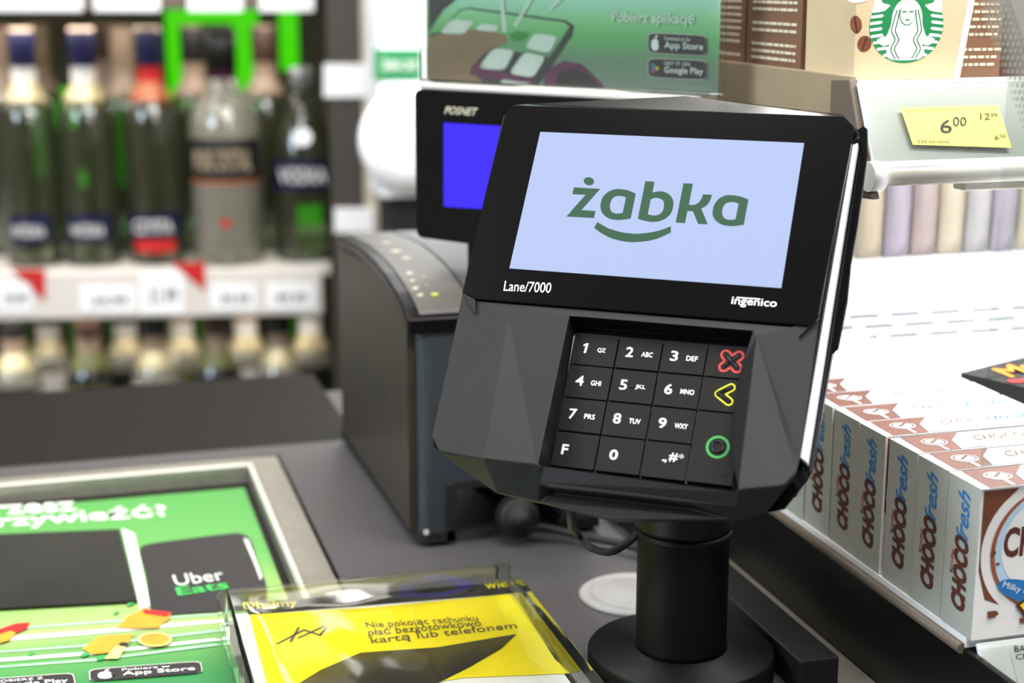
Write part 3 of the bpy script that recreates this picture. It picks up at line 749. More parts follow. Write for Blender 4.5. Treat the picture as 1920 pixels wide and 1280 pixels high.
# ------------------------------------------------------------------ acrylic sign holder with card
so_ = -.020
def sp_(x, y, dz=0): return onp(x, y, DP+DN*(so_+dz), DN)
sl, sr = sp_(796, 160), sp_(1352, 185)
zb = O.z+hD+.0030
sw = (sr-sl).dot(DU); S0 = V3((sl.x, sl.y, zb))
hs = .105
sh = thing('sign_holder', 'clear acrylic sign holder standing on top of the customer display', 'sign holder', S0+DU*(sw/2))
b = MB(); b.box(S0+DN*.0016, DU*sw, DN*.0016, Z*hs, 'clear'); b.box(S0-DN*.0016, DU*sw, -DN*.0016, Z*hs, 'clear'); b.box(S0-DN*.0016, DU*sw, DN*.0032, Z*.0012, 'clear')
b.build('sleeve', sh, bevel=.0003)
b = MB(); b.box(S0+DN*.0032+DU*.004, DU*(sw-.008), DN*.005, Z*.0015, 'clear'); b.box(S0-DN*.0032+DU*.004, DU*(sw-.008), -DN*.006, Z*.0015, 'clear'); b.build('foot', sh, bevel=.0003)
def SP(x, y, k=0): return onp(x, y, DP+DN*(so_+.0002*k), DN)
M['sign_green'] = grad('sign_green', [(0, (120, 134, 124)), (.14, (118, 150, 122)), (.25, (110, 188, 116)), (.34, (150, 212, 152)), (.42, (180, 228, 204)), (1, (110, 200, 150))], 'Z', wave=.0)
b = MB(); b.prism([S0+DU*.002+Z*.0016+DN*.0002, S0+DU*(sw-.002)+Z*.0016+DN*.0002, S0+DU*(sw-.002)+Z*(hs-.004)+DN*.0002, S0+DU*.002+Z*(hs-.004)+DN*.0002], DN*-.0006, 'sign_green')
def poly(pts, k, lay): b.flat([SP(x, y, lay) for x, y in pts], k)
b.keepn = True
# left dark blur, hand, phone
poly([(803, 60), (830, 20), (860, -5), (803, -5)], 'printer_slate', 2)
poly([(822, 62), (862, 18), (880, 14), (1060, 38), (1076, 48), (1072, 66), (1010, 158), (806, 152), (806, 62)], 'printer_slate', 3)
poly([(826, 58), (864, 20), (878, 17), (1058, 42), (1068, 50), (1030, 108), (960, 96), (850, 70)], 'sign_green', 4)
poly([(803, 70), (850, 56), (900, 54), (950, 66), (952, 80), (920, 92), (896, 112), (884, 136), (906, 152), (803, 151)], 'skin_print', 5)
poly([(884, 124), (900, 112), (912, 130), (960, 138), (1000, 150), (1008, 157), (960, 152), (930, 150), (880, 140)], 'purple', 6)
poly([(1020, 150), (1030, 128), (1056, 114), (1090, 120), (1120, 150), (1134, 166), (1020, 160)], 'purple', 4)
poly([(1040, 158), (1050, 134), (1080, 128), (1104, 140), (1122, 165)], 'bag_black', 5)
for q in ([(824, 62), (846, 36), (890, 40), (870, 64)], [(890, 56), (904, 44), (936, 48), (930, 60)], [(984, 90), (1002, 62), (1046, 68), (1030, 100)], [(896, 128), (924, 90), (966, 94), (946, 132)], [(954, 138), (982, 98), (1024, 106), (1000, 146)], [(936, 154), (950, 146), (992, 152), (994, 158)]):
    c_ = [sum(p[0] for p in q)/4, sum(p[1] for p in q)/4]
    rr = []
    for i in range(4):
        p, pn_, pp = q[i], q[(i+1) % 4], q[i-1]
        ea = (p[0]+(pp[0]-p[0])*.24, p[1]+(pp[1]-p[1])*.24); eb = (p[0]+(pn_[0]-p[0])*.24, p[1]+(pn_[1]-p[1])*.24)
        for t in (0, .25, .5, .75, 1): rr.append(tuple((1-t)**2*ea[q_]+2*t*(1-t)*p[q_]+t*t*eb[q_] for q_ in (0, 1)))
    poly(rr, 'ad_white', 6)
poly([(954, 64), (970, 58), (992, 62), (980, 74), (962, 78)], 'green_ink', 7)
for q in ([(938, -5), (944, -5), (950, 60), (942, 60)], [(995, -5), (1000, -3), (968, 50), (962, 48)], [(1050, -5), (1056, -2), (1032, 20), (1030, 16)]): poly(q, 'ad_white', 5)
b.text('Pobierz aplikację', SP(1147, 47, 6), SP(1301, 52, 6), SP(1148, 21, 6), 'ad_white', bold=.012)
def SB(x, y, dd): return SP(x, y, 2+dd/.0001)
badge(b, (1213, 60), (1325, 66), (1213, 100), SB, .0001, 'App Store', 'Download on the', 'fruit')
badge(b, (1213, 108), (1325, 113), (1213, 146), SB, .0001, 'Google Play', 'GET IT ON', 'play')
tag(b.build('app_advert_card'), 'green app advertisement card showing a hand with phone in the clear holder', 'advertising card')

# ------------------------------------------------------------------ snack shelf unit on the right
un = thing('snack_shelf', 'two tier white snack display shelf with dark side panel right of the terminal', 'shelf unit', (.52, .66, 0))
XR = .80; YB = .78
zf = .0474
b = MB(); b.bx(PX, PX+.003, .452, 1.02, 0, .0425, 'panel_dark'); 
b.build('side_panel', un, bevel=.0005)
b = MB(); b.tube([(PX-.0005, .4835, zf-.0045), (PX-.0005, .60, zf-.0045), (PX-.0005, .80, zf-.0045), (PX-.0005, 1.02, zf-.0045)], .0022, 'bracket_taupe', 10); b.build('edge_profile', un)
MB().bx(PX+.0005, XR, .4828, YB, zf-.004, zf-.0002, 'white_metal').build('lower_shelf_board', un)
b = MB()
b.bx(PX+.0005, XR, YB, YB+.004, .0, .46, 'white_metal')
b.build('back_wall', un)
# slotted riser in front of the back wall
b = MB(); ry = .745
b.bx(.330, XR, ry, ry+.002, zf, .140, 'white_metal')
for r3, (xa, ya, yb) in enumerate(((1594, 594, 577), (1584, 614, 596), (1592, 634, 616))):
    for i in range(8):
        x_ = xa+i*76+(-38 if r3 == 1 else 0)+(0 if r3 else 0)
        y_ = ya+(yb-ya)*(x_-1594)/306
        p = ony(x_, y_, ry-.0004)
        q = ony(x_+54, y_-3, ry-.0004)
        if p.x < .332: continue
        b.bx(p.x, q.x, ry-.0006, ry, p.z-.0006, p.z+.0006, 'slot_dark')
b.build('slotted_riser', un)
MB().bx(.330, XR, ry+.002, YB, .136, .140, 'white_metal').build('rear_step', un)
# legs under the board so that the unit stands on the counter level
MB().bx(PX+.003, XR, .50, YB, -.9, zf-.004, 'panel_dark').build('cabinet', un)
# lower price rail
def rail(name, xa, xb, y0_, z0_, y1_, z1_, par, k1='clear', lab=None):
    b = MB(); n = V3((0, z1_-z0_, -(y1_-y0_))).normalized()
    if n.y > 0: n = -n
    b.prism([V3((xa, y0_, z0_)), V3((xb, y0_, z0_)), V3((xb, y1_, z1_)), V3((xa, y1_, z1_))], -n*.0012, 'white_metal')
    b.prism([V3((xa, y0_, z0_))+n*.0018, V3((xb, y0_, z0_))+n*.0018, V3((xb, y1_, z1_))+n*.0018, V3((xa, y1_, z1_))+n*.0018], -n*.0008, k1)
    b.tube([V3((xa, y1_, z1_)), V3((xb, y1_, z1_))], .003, 'white_metal', 12)
    b.build(name, par); return n
n1 = rail('price_rail', PX+.0035, XR, .4800, zf-.0015, .4578, .004, un)
def LR(x, y, k=0): return onp(x, y, V3((.4, .4800, zf-.0015))+n1*(.0003+.0003*k), n1)
b = MB(); b.flat([LR(1893, 1222), LR(1990, 1214), LR(2010, 1300), LR(1915, 1300)], 'white_paper')
b.text('BATON', LR(1903, 1222, 1), LR(1960, 1218, 1), LR(1902, 1210, 1), 'ink_grey'); b.text('CIA', LR(1906, 1236, 1), LR(1935, 1233, 1), LR(1904, 1226, 1), 'ink_grey')
b.keepn = True
tag(b.build('price_label'), 'white shelf price label in the lower rail under the chocolate boxes', 'price label')
# upper shelf
zu = .2485; yu = .588
b = MB(); b.bx(PX-.0005, PX+.002, yu+.004, .90, .2035, zu+.0025, 'shelf_taupe'); b.build('upper_side_plate', un, bevel=.0006)
b = MB(); b.prism([V3((PX-.0025, y, z)) for y, z in [(yu+.018, zu+.0005), (yu+.002, zu+.0015), (.572, .212), (.566, .2030), (yu+.012, .2005), (yu+.012, .226), (yu+.018, .236)]], X*.004, 'bracket_taupe'); b.build('end_bracket', un, bevel=.0008)
MB().bx(PX+.002, XR, yu, YB, zu-.004, zu, 'white_metal').build('upper_shelf_board', un)
n2 = rail('price_rail', PX, XR, yu-.001, zu, .5700, .2150, un)
b = MB(); b.tube([V3((PX-.001, .5695, .2120)), V3((XR, .5695, .2120))], .0042, 'steel_bright', 16)
b.tube([V3((PX-.003, .5695, .2120)), V3((PX+.003, .5695, .2120))], .0062, 'white_metal', 20)
b.build('rail_tube', un)
b = MB(); b.bx(.364, XR, .575, .584, .2035, .2085, 'steel_bright'); b.build('light_bar', un, bevel=.0008)
def UR(x, y, k=0): return onp(x, y, V3((.4, yu-.001, zu))+n2*(.0022+.0003*k), n2)
b = MB(); b.prism([UR(1689, 202), UR(1872, 197), UR(1897, 277), UR(1712, 271)], n2*-.0003, 'label_yellow')
b.text('6', UR(1763, 249, 1), UR(1785, 249, 1), UR(1763, 224, 1), 'ink_grey'); b.text('00', UR(1787, 236, 1), UR(1812, 236, 1), UR(1787, 219, 1), 'ink_grey')
b.text('12', UR(1838, 224, 1), UR(1856, 224, 1), UR(1838, 212, 1), 'ink_grey'); b.text('99', UR(1857, 219, 1), UR(1870, 219, 1), UR(1857, 212, 1), 'ink_grey')
b.text('6', UR(1865, 262, 1), UR(1873, 262, 1), UR(1865, 253, 1), 'ink_grey'); b.text('00', UR(1875, 258, 1), UR(1886, 258, 1), UR(1875, 251, 1), 'ink_grey')
b.text('kawa mrożona', UR(1698, 208, 1), UR(1790, 206, 1), UR(1697, 202, 1), 'shelf_taupe'); b.text('220 ml cena', UR(1720, 268, 1), UR(1780, 268, 1), UR(1719, 262, 1), 'ink_grey')
b.keepn = True
tag(b.build('price_label'), 'yellow price label reading 6 00 on the upper shelf rail', 'price label')

# chocolate boxes, standing in a row
BL, BT, BH = .0835, .0219, .0598
def choco_box():
    root = thing('chocolate_box', '', 'chocolate box', (0, 0, 0), None, 'chocolate boxes standing in a row on the lower shelf')
    b = MB()
    p = [V3((0, 0, 0)), V3((BL, 0, 0)), V3((BL, BT, 0)), V3((0, BT, 0))]; q = [v+Z*BH for v in p]
    b.face([p[0], p[3], p[2], p[1]], 'front_white'); b.face([q[0], q[1], q[2], q[3]], 'front_white')
    b.face([p[0], p[1], q[1], q[0]], 'front_white'); b.face([p[1], p[2], q[2], q[1]], 'front_white'); b.face([p[2], p[3], q[3], q[2]], 'choco_brown'); b.face([p[3], p[0], q[0], q[3]], 'box_white_shaded')
    e = .00015
    # left end: lettering reads upwards
    def sf(z, y): return V3((-e, y, z))
    def stxt(s, za, zb, ya, yb, k, bold=0, sh=0): b.text(s, sf(za, ya), sf(zb, ya), sf(za, yb), k, bold, sh)
    t = BT
    stxt('CHOCO', .0085, .038, t*.25, t*.70, 'text_brown', .06, .2); stxt('fresh', .0345, .0560, t*.30, t*.68, 'text_blue', .015, .5)
    stxt('K', .0215, .0236, t*.70, t*.79, 'ink_grey', .02); stxt('inder', .0238, .0315, t*.70, t*.79, 'promo_red', .01)
    # top: brown corner, milk splash, blue swirl, lettering
    def tf(x, y, k=1): return V3((x, y, BH+e*k))
    b.flat([tf(.0035, .0004), tf(.0200, .0004), tf(.0230, t*.45), tf(.0305, t-.0004), tf(.0045, t-.0004)], 'choco_brown')
    b.flat([tf(.0200, .001, 2), tf(.032, .001, 2), tf(.040, t-.001, 2), tf(.0305, t-.001, 2), tf(.0225, t*.55, 2)], 'light_blue')
    b.ell(tf(.0145, t*.55, 2), X*.0056, Y*.0047, 'front_white'); b.ring(tf(.0145, t*.55, 3), X*.0049, Y*.0040, .86, 'text_brown'); b.cap(tf(.0125, t*.5, 3), tf(.0165, t*.65, 3), .0006, Z, 'text_brown')
    b.flat([tf(.0135, .001, 2), tf(.0150, .001, 2), tf(.0150, t*.4, 2), tf(.0135, t*.4, 2)], 'front_white')
    b.text('CHOCO', tf(.0320, t*.42, 3), tf(.0555, t*.42, 3), tf(.0335, t*.72, 3), 'cup_brown', 0, .2); b.text('fresh', tf(.0570, t*.40, 3), tf(.0750, t*.40, 3), tf(.058, t*.72, 3), 'text_blue', 0, .4)
    # front: brown swirl round a pale disc, lettering, chunks, biscuit
    def ff(x, z, k=1): return V3((x, -e*k, z))
    b.flat([ff(.001, BH-.0008), ff(.016, BH-.0008)]+[ff(.029+.0275*math.cos(a_), .034+.0275*math.sin(a_)) for a_ in [math.radians(v) for v in range(125, 232, 8)]]+[ff(.0045, .016), ff(.001, .028)], 'choco_brown')
    b.ell(ff(.031, .034, 2), X*.0255, Z*.0245, 'copper', n=48); b.ell(ff(.032, .034, 3), X*.0248, Z*.0240, 'light_blue', n=48)
    b.ell(ff(.0335, .0355, 4), X*.0236, Z*.0205, 'front_white', n=48)
    b.ell(ff(.0215, .0175, 4.5), (X*.94-Z*.34)*.013, (Z*.94+X*.34)*.0042, 'text_blue', n=24)
    b.text('CHOCO', ff(.0105, .0320, 5), ff(.0470, .0320, 5), ff(.0105, .0440, 5), 'text_brown', .035, .05); b.text('fresh', ff(.0200, .0160, 5), ff(.0480, .0210, 5), ff(.0200, .0290, 5), 'text_blue', .01, .35)
    b.text('Kinder', ff(.030, .047, 5), ff(.044, .047, 5), ff(.030, .0510, 5), 'promo_red', .01)
    b.text('Milky Cream', ff(.0110, .0200, 6), ff(.0300, .0120, 6), ff(.0120, .0230, 6), 'white_ink')
    for cx_, cz_, s_ in ((.0078, .0100, .0024), (.0215, .0060, .0018), (.0065, .0345, .0012), (.0085, .0300, .0009)):
        b.flat([ff(cx_+s_*math.cos(a_)*(1+.3*math.sin(3*a_+cx_*900)), cz_+s_*.8*math.sin(a_)*(1+.25*math.cos(2*a_)), 5) for a_ in [i*.785 for i in range(8)]], 'choco_brown')
    b.flat([ff(.0175, .0125, 5), ff(.0350, .0230, 5), ff(.045, .014, 5), ff(.0255, .0030, 5)], 'text_brown'); b.flat([ff(.0195, .0125, 6), ff(.0345, .0205, 6), ff(.038, .0175, 6), ff(.0235, .0075, 6)], 'ad_yellow'); b.flat([ff(.0215, .0122, 7), ff(.0345, .0190, 7), ff(.036, .0178, 7), ff(.0235, .0105, 7)], 'front_white')
    b.keepn = True
    b.build('carton', root)
    return root
def copy_tree(o, parent=None):
    c_ = o.copy(); COL.objects.link(c_)
    if parent: c_.parent = parent
    for ch in list(o.children): copy_tree(ch, c_)
    return c_
cb0 = choco_box()
ys = [.4797, .5027, .5257, .5505, .5733, .5974, .6205, .6435, .6668, .6900, .7140]
names = ['nearest white chocolate box with its whole front panel showing', 'second white chocolate box of the row, right behind the nearest one', 'third white chocolate box, just before the first wide brown gap', 'fourth white chocolate box counted from the front, behind a brown gap', 'fifth white chocolate box from the front, with a dented top corner', 'sixth white chocolate box from the front, its end half hidden by the terminal', 'seventh chocolate box from the front, brown top corner beside the terminal edge', 'eighth chocolate box from the front, washed out top', 'ninth chocolate box from the front, very pale blurred top', 'next to last chocolate box at the back of the row', 'rearmost chocolate box before the slotted white panel']
rnd = random.Random(3)
for i, y in enumerate(ys):
    o = cb0 if i == 0 else copy_tree(cb0)
    o.location = (PX+.0006+(rnd.random()*.001 if i else 0), y, zf+.0001); o['label'] = names[i]
# open top flap on the fifth box
# bright fruit snack pack
a_ = math.radians(22); u1 = V3((math.cos(a_), math.sin(a_), 0)); u2 = V3((math.sin(a_), -math.cos(a_), 0)); q0 = V3((.4075, .636, zf))
b = MB(); b.box(q0, u1*.11, u2*.055, Z*.060, 'label_black')
def mf_(s, t, k=1): return q0+u1*s+u2*t+Z*(.060+.0002*k)
b.flat([mf_(.0, .012), mf_(.11, .012), mf_(.11, .0145), mf_(.0, .0145)], 'label_black')
b.text('Mao', mf_(.010, .021, 2), mf_(.050, .021, 2), mf_(.013, .005, 2), 'ad_orange', .03, .2)
for i in range(9): b.ell(mf_(.006+.008*i, .026+.002*(i % 2), 2), u1*.0042, u2*.0036, 'promo_red')
for i in range(5): b.ell(mf_(.012+.016*i, .035, 2), u1*.006, u2*.0035, 'silver_cap' if i % 2 == 0 else 'label_white')
for i in range(5): b.ell(mf_(.020+.016*i, .046, 2), u1*.008, u2*.005, 'label_yellow' if i % 2 else 'green_ink')
b.keepn = True
tag(b.build('candy_pack'), 'black candy pack with puffy orange lettering and red berries behind the chocolate boxes', 'candy pack')
# sachets on the rear step
cols = ['pouch_lilac', 'pouch_beige', 'pouch_grey', 'pouch_mauve', 'pouch_sand']
for n_, c_ in zip(cols, [(148, 140, 152), (168, 156, 136), (156, 154, 154), (150, 136, 134), (172, 162, 144)]): mm(n_, c_, .4, var=.08, scale=30)
desc = ['beige', 'lilac', 'mauve', 'sand', 'pale grey', 'lilac', 'sand', 'beige', 'mauve', 'pale grey']
kk = ['pouch_beige', 'pouch_lilac', 'pouch_mauve', 'pouch_sand', 'pouch_grey', 'pouch_lilac', 'pouch_sand', 'pouch_beige', 'pouch_mauve', 'pouch_grey']
xw = .4185
place = ['next to the terminal edge, first of the row', 'second from the terminal, under the left end of the price label', 'third from the terminal, under the yellow price label', 'fourth from the terminal, under the middle of the price label', 'fifth from the terminal, under the right of the price label', 'sixth from the terminal, near the right frame edge', 'cut off by the right frame edge']
for i in range(7):
    b = MB(); wv = .0150
    for s_ in (0,):
        x0_, x1_ = xw, xw+wv
        rowsz = [(.1405, .0006), (.150, .004), (.168, .0062), (.184, .005), (.196, .0006), (.1995, .0006)]
        A_ = []; 
        vs = []; fs = []
        for z_, t_ in rowsz: vs += [(x0_, .764-t_*.3, z_), ((x0_+x1_)/2, .764-t_, z_), (x1_, .764-t_*.3, z_), (x1_, .764+t_*.3, z_), ((x0_+x1_)/2, .764+t_, z_), (x0_, .764+t_*.3, z_)]
        for r5 in range(len(rowsz)-1):
            for c5 in range(6): fs.append((r5*6+c5, r5*6+(c5+1) % 6, r5*6+6+(c5+1) % 6, r5*6+6+c5))
        fs += [(0, 1, 2, 3, 4, 5), tuple(30+j for j in range(6))]
        b.raw(vs, fs, kk[i], True)
    tag(b.build('snack_pouch'), '%s snack pouch, %s' % (desc[i], place[i]), 'snack pouch', 'snack pouches at the back of the lower shelf')
    xw += wv+.0018

# coffee cup cartons on the upper shelf
yc = .600
def CF(x, y, k=0): return ony(x, y, yc-.0001*k)
cc_ = thing('coffee_carton', 'beige iced coffee carton with round green emblem on the upper shelf', 'drink carton', (.348, .62, zu))
bl, br = CF(1600, 158), CF(1786, 150); tr_, tl_ = CF(1817, -14), CF(1598, -14)
bl.z = br.z = zu+.0002; top = .335
def ext(p, q, z): t = (z-p.z)/(q.z-p.z); return p+(q-p)*t
tr2 = ext(br, tr_, top); tl2 = V3((bl.x-.001, yc, top)); bl = V3((bl.x, yc, bl.z))
b = MB(); b.prism([bl, br, tr2, tl2], Y*.045, 'cup_beige')
cu0 = CF(1700, 48, 1); R = (CF(1769, 48, 1)-cu0).length
b.ell(cu0, X*R, Z*R*.89, 'logo_green', n=64)
def EP(u, v, k=2): return V3((cu0.x+u*R, yc-.0001*k, cu0.z+v*R*.89))
W_ = 'front_white'
# hair, face, body of the emblem
b.flat([EP(u, v) for u, v in spline([(-.12, .72), (-.30, .55), (-.40, .30), (-.42, .05), (-.50, -.20), (-.56, -.35), (-.44, -.52), (-.52, -.72), (-.36, -.9), (.36, -.9), (.52, -.72), (.44, -.52), (.56, -.35), (.50, -.20), (.42, .05), (.40, .30), (.30, .55), (.12, .72)], 3)], W_)
for sx in (-1, 1):
    for off in (.0, .10):
        ln = spline([(sx*(.21+off*.7), .42), (sx*(.26+off), .10), (sx*(.30+off), -.14), (sx*(.20+off), -.38), (sx*(.30+off), -.62), (sx*(.17+off), -.88)], 5)
        for p_, q_ in zip(ln[:-1], ln[1:]): b.cap(EP(*p_, 3), EP(*q_, 3), R*.014, Y, 'logo_green', 4)
    # fins and scale stripes at each side
    b.flat([EP(u*sx, v, 1.5) for u, v in [(.92, .62), (.80, .86), (.68, .60), (.46, .54), (.60, .40), (.76, .36), (.94, .34)]], W_)
    for j in range(7):
        v_ = .22-.17*j
        xo = math.sqrt(max(.02, 1-(v_/1.0)**2))*.99
        b.flat([EP(u*sx, v, 1.7) for u, v in [(xo, v_+.045), (xo-.30, v_+.085), (xo-.34, v_+.04), (xo-.28, v_-.0), (xo, v_-.03)]], W_)
    b.flat([EP(u*sx, v, 2.6) for u, v in [(.44, -.30), (.62, -.28), (.78, -.36), (.74, -.46), (.60, -.54), (.46, -.50)]], W_)
b.ell(EP(0, .30, 3), X*R*.215, Z*R*.265, 'logo_green', n=32); b.ell(EP(0, .31, 4), X*R*.20, Z*R*.25, W_, n=32)
for sx in (-1, 1): b.cap(EP(sx*.05, .37, 5), EP(sx*.14, .37, 5), R*.018, Y, 'logo_green', 4)
b.cap(EP(0, .32, 5), EP(.015, .22, 5), R*.010, Y, 'light_blue', 4); b.cap(EP(-.04, .15, 5), EP(.04, .15, 5), R*.018, Y, 'logo_green', 4)
b.flat([EP(u, v, 4) for u, v in [(-.34, .72), (0, .64), (.34, .72), (.42, .95), (.2, .84), (0, 1.0), (-.2, .84), (-.42, .95)]], W_)
for (x, y, rx, ry_, an) in ((1605, 46, 11, 17, .25), (1621, 82, 13, 15, -.3)):
    c0 = CF(x, y, 2); rx_ = (CF(x+rx, y, 2)-c0).length; rz_ = (CF(x, y+ry_, 2)-c0).length
    aa = X*math.cos(an)+Z*math.sin(an); bb = Z*math.cos(an)-X*math.sin(an)
    b.ell(c0, aa*rx_, bb*rz_, 'bean_brown'); b.cap(c0-bb*rz_*.8-Y*.0002, c0+bb*rz_*.8-Y*.0002, rx_*.1, Y, 'cup_darkbrown', 4)
b.ell(CF(1608, -6, 2), X*.0055, Z*.0025, 'label_white')
b.keepn = True
b.build('carton_body', cc_)
b = MB(); b.prism([br+V3((.0002, -.0006, 0)), br+V3((.0030, -.0006, 0)), tr2+V3((.0030, -.0006, 0)), tr2+V3((.0002, -.0006, 0))], Y*.046, 'front_white'); b.build('white_edge', cc_)
# brown cartons
def brown(x0_, x1_, y0_, y1_, label, txt=True):
    t = thing('coffee_carton', label, 'drink carton', ((x0_+x1_)/2, (y0_+y1_)/2, zu), None, 'brown iced coffee cartons on the upper shelf')
    b = MB(); b.bx(x0_, x1_, y0_, y1_, zu+.0002, .330, 'cup_brown')
    rr = random.Random(int(x0_*1e4))
    for j in range(16):
        z_ = zu+.005+j*.0032
        if rr.random() < .12: continue
        # small print on the left end and on the front
        yy = y1_-.006
        while yy > y0_+.006:
            l = .002+rr.random()*.006; ye = max(y0_+.005, yy-l)
            b.bx(x0_-.0003, x0_, ye, yy, z_, z_+.0012, 'print_cream'); yy = ye-.0012
        xx = x0_+.003
        while xx < x0_+(x1_-x0_)*.55:
            l = .001+rr.random()*.003; b.bx(xx, xx+l, y0_-.0003, y0_, z_, z_+.0011, 'print_cream'); xx += l+.0008
    b.bx(x0_+(x1_-x0_)*.62, x1_, y0_-.0004, y0_-.0001, zu+.0005, .33, 'cup_darkbrown')
    b.build('carton_body', t)
brown(.3225, .366, .6475, .705, 'brown iced coffee carton with small print behind the green emblem carton')
brown(.3245, .366, .712, .765, 'rearmost brown iced coffee carton beside the green sign')
brown(.3740, .412, .606, .650, 'brown iced coffee carton right of the green emblem carton')
# clear screen with printed grey dots
ysn = .468
scr = thing('dotted_screen', 'clear hanging acrylic screen printed with grey dots at the top right', 'screen', (.5, ysn, .12))
b = MB(); b.bx(.3115, .62, ysn, ysn+.002, .12, .42, 'clear'); b.build('sheet', scr)
b = MB()
cx = [0, 7.1, 15.9, 25.3, 34.7, 44.4, 54.2, 64.0]; rxs = [1.9, 2.9, 3.7, 4.3, 4.6, 4.9, 5.4, 5.6]; rys = [4, 5.2, 6.2, 6.9, 7.1, 7.3, 7.7, 8]
y = 4.7-12.9*3
while y < 262:
    for j in range(8):
        x = 1837.6+.35*(y-4.7)+cx[j]
        p = ony(x, y, ysn-.0002); b.ell(p, X*(rxs[j]*.000180), Z*(rys[j]*.000172), 'dot_grey', n=14)
    y += 12.9
pA, pB, pC = ony(1886, -20, ysn-.0003), ony(1966, 215, ysn-.0003), ony(2010, 215, ysn-.0003)
b.flat([pA, pB, V3((.40, ysn-.0003, pB.z)), V3((.40, ysn-.0003, .42)), V3((pA.x, ysn-.0003, .42))], 'dot_grey')
b.keepn = True
b.build('dot_print', scr)

# ------------------------------------------------------------------ bottle rack far behind
RP = V3((-.0747, 2.0, -.0543)); RU = V3((.397, -.077, 0)).normalized(); RN = V3((-RU.y, RU.x, 0))   # RN points away
def rk(x, y, back=0): return onp(x, y, RP+RN*back, RN)
def rp(s, back, z): return V3((RP.x, RP.y, 0))+RU*s+RN*back+Z*z
rack = thing('bottle_rack', 'lit shelf rack of spirits with white price rails far behind on the left', 'shelf rack', rp(.05, .15, -.9))
sE = (rk(618, 500)-RP).dot(RU)
b = MB(); b.box(rp(-.45, .34, -.9), RU*(sE+.45), RN*.01, Z*1.35, 'rack_dark'); b.build('back_panel', rack)
zs = -.060; zt = .262; zl = -.40
for z_, nm in ((zs, 'shelf_board'), (zt+.022, 'shelf_board'), (zl, 'shelf_board')):
    MB().box(rp(-.45, .008, z_-.012), RU*(sE+.45), RN*.33, Z*.012, 'rail_white').build(nm, rack)
b = MB(); b.box(rp(-.45, 0, -.122), RU*(sE+.44), RN*.006, Z*.060, 'rail_white'); b.build('price_rail', rack, bevel=.003)
b = MB(); b.box(rp(-.45, 0, .2545), RU*(sE+.41), RN*.006, Z*.06, 'bracket_taupe'); b.build('price_rail', rack, bevel=.003)
# lit green panels between the bottles
for (xa, xb, ya, yb) in ((318, 366, -20, 200), (366, 440, -20, 44), (440, 482, -20, 200), (526, 556, -20, 132), (222, 246, 170, 350), (105, 140, 165, 240), (150, 172, 320, 350), (560, 602, 385, 470), (60, 80, 200, 330), (228, 250, 420, 470), (120, 140, 430, 480)):
    p, q = rk(xa, yb, .335), rk(xb, ya, .335); s0 = (p-RP).dot(RU); s1_ = (q-RP).dot(RU)
    if p.z < zs: p.z = zs+.001
    b = MB(); b.box(rp(s0, .332, p.z), RU*(s1_-s0), RN*.006, Z*(min(q.z, .27)-p.z), 'green_lit'); o = b.build('backlight_panel', rack)
for xa in (10, 130, 205, 300, 370, 520):
    p = rk(xa, 600, .335); s0 = (p-RP).dot(RU)
    MB().box(rp(s0, .332, -.25), RU*.03, RN*.006, Z*.06, 'green_dim').build('backlight_panel', rack)
# rail tickets
def ticket(x0_, x1_, y0_, y1_, label, txt=None, k='white_paper', tri=False, g=None, cat='price ticket'):
    b = MB(); o_ = -.002
    P_ = lambda x, y, k_=0: rk(x, y, o_-.0008*k_)
    pts = [P_(x0_, y1_), P_(x1_, y1_), P_(x1_, y0_), P_(x0_, y0_)]
    if tri: pts = [P_(x1_, y1_), P_(x1_, y0_), P_(x0_, y0_)]
    b.prism(pts, RN*.0008, k)
    if txt: b.text(txt, P_(x0_+(x1_-x0_)*.2, y1_-(y1_-y0_)*.2, 1), P_(x0_+(x1_-x0_)*.85, y1_-(y1_-y0_)*.2, 1), P_(x0_+(x1_-x0_)*.2, y1_-(y1_-y0_)*.62, 1), 'ink_grey', .01)
    return tag(b.build('price_ticket' if cat == 'price ticket' else 'promo_flag'), label, cat, g)
gt = 'tickets on the bottle shelf rail'
ticket(-5, 60, 528, 585, 'white price ticket at the far left end of the bottle rail', '29,99', g=gt)
ticket(150, 255, 535, 585, 'white price ticket under the red necked bottle', '24,99', g=gt)
ticket(262, 345, 510, 588, 'tall white price ticket left of the second red flag', '21,99', g=gt)
ticket(395, 482, 532, 582, 'white price ticket under the black labelled bottle', '39,99', g=gt)
ticket(498, 590, 530, 580, 'white price ticket at the right end of the bottle rail', '49,99', g=gt)
for xa_, xb_, lb_ in ((-60, 155, 'farthest left'), (176, 300, 'above the navy caps'), (352, 455, 'above the black capped bottle'), (486, 588, 'at its right end')):
    ticket(xa_, xb_, -14, 21, 'white ticket on the rail at the top of the photo, '+lb_, g='tickets on the top rail')
ticket(22, 84, 505, 565, 'bright red triangular promotion flag on the bottle rail at the left', k='promo_red', tri=True, cat='promotion flag', g='red flags on the bottle rail')
ticket(320, 384, 492, 545, 'darker red triangular promotion flag under the black labelled bottle', k='promo_red', tri=True, cat='promotion flag', g='red flags on the bottle rail')

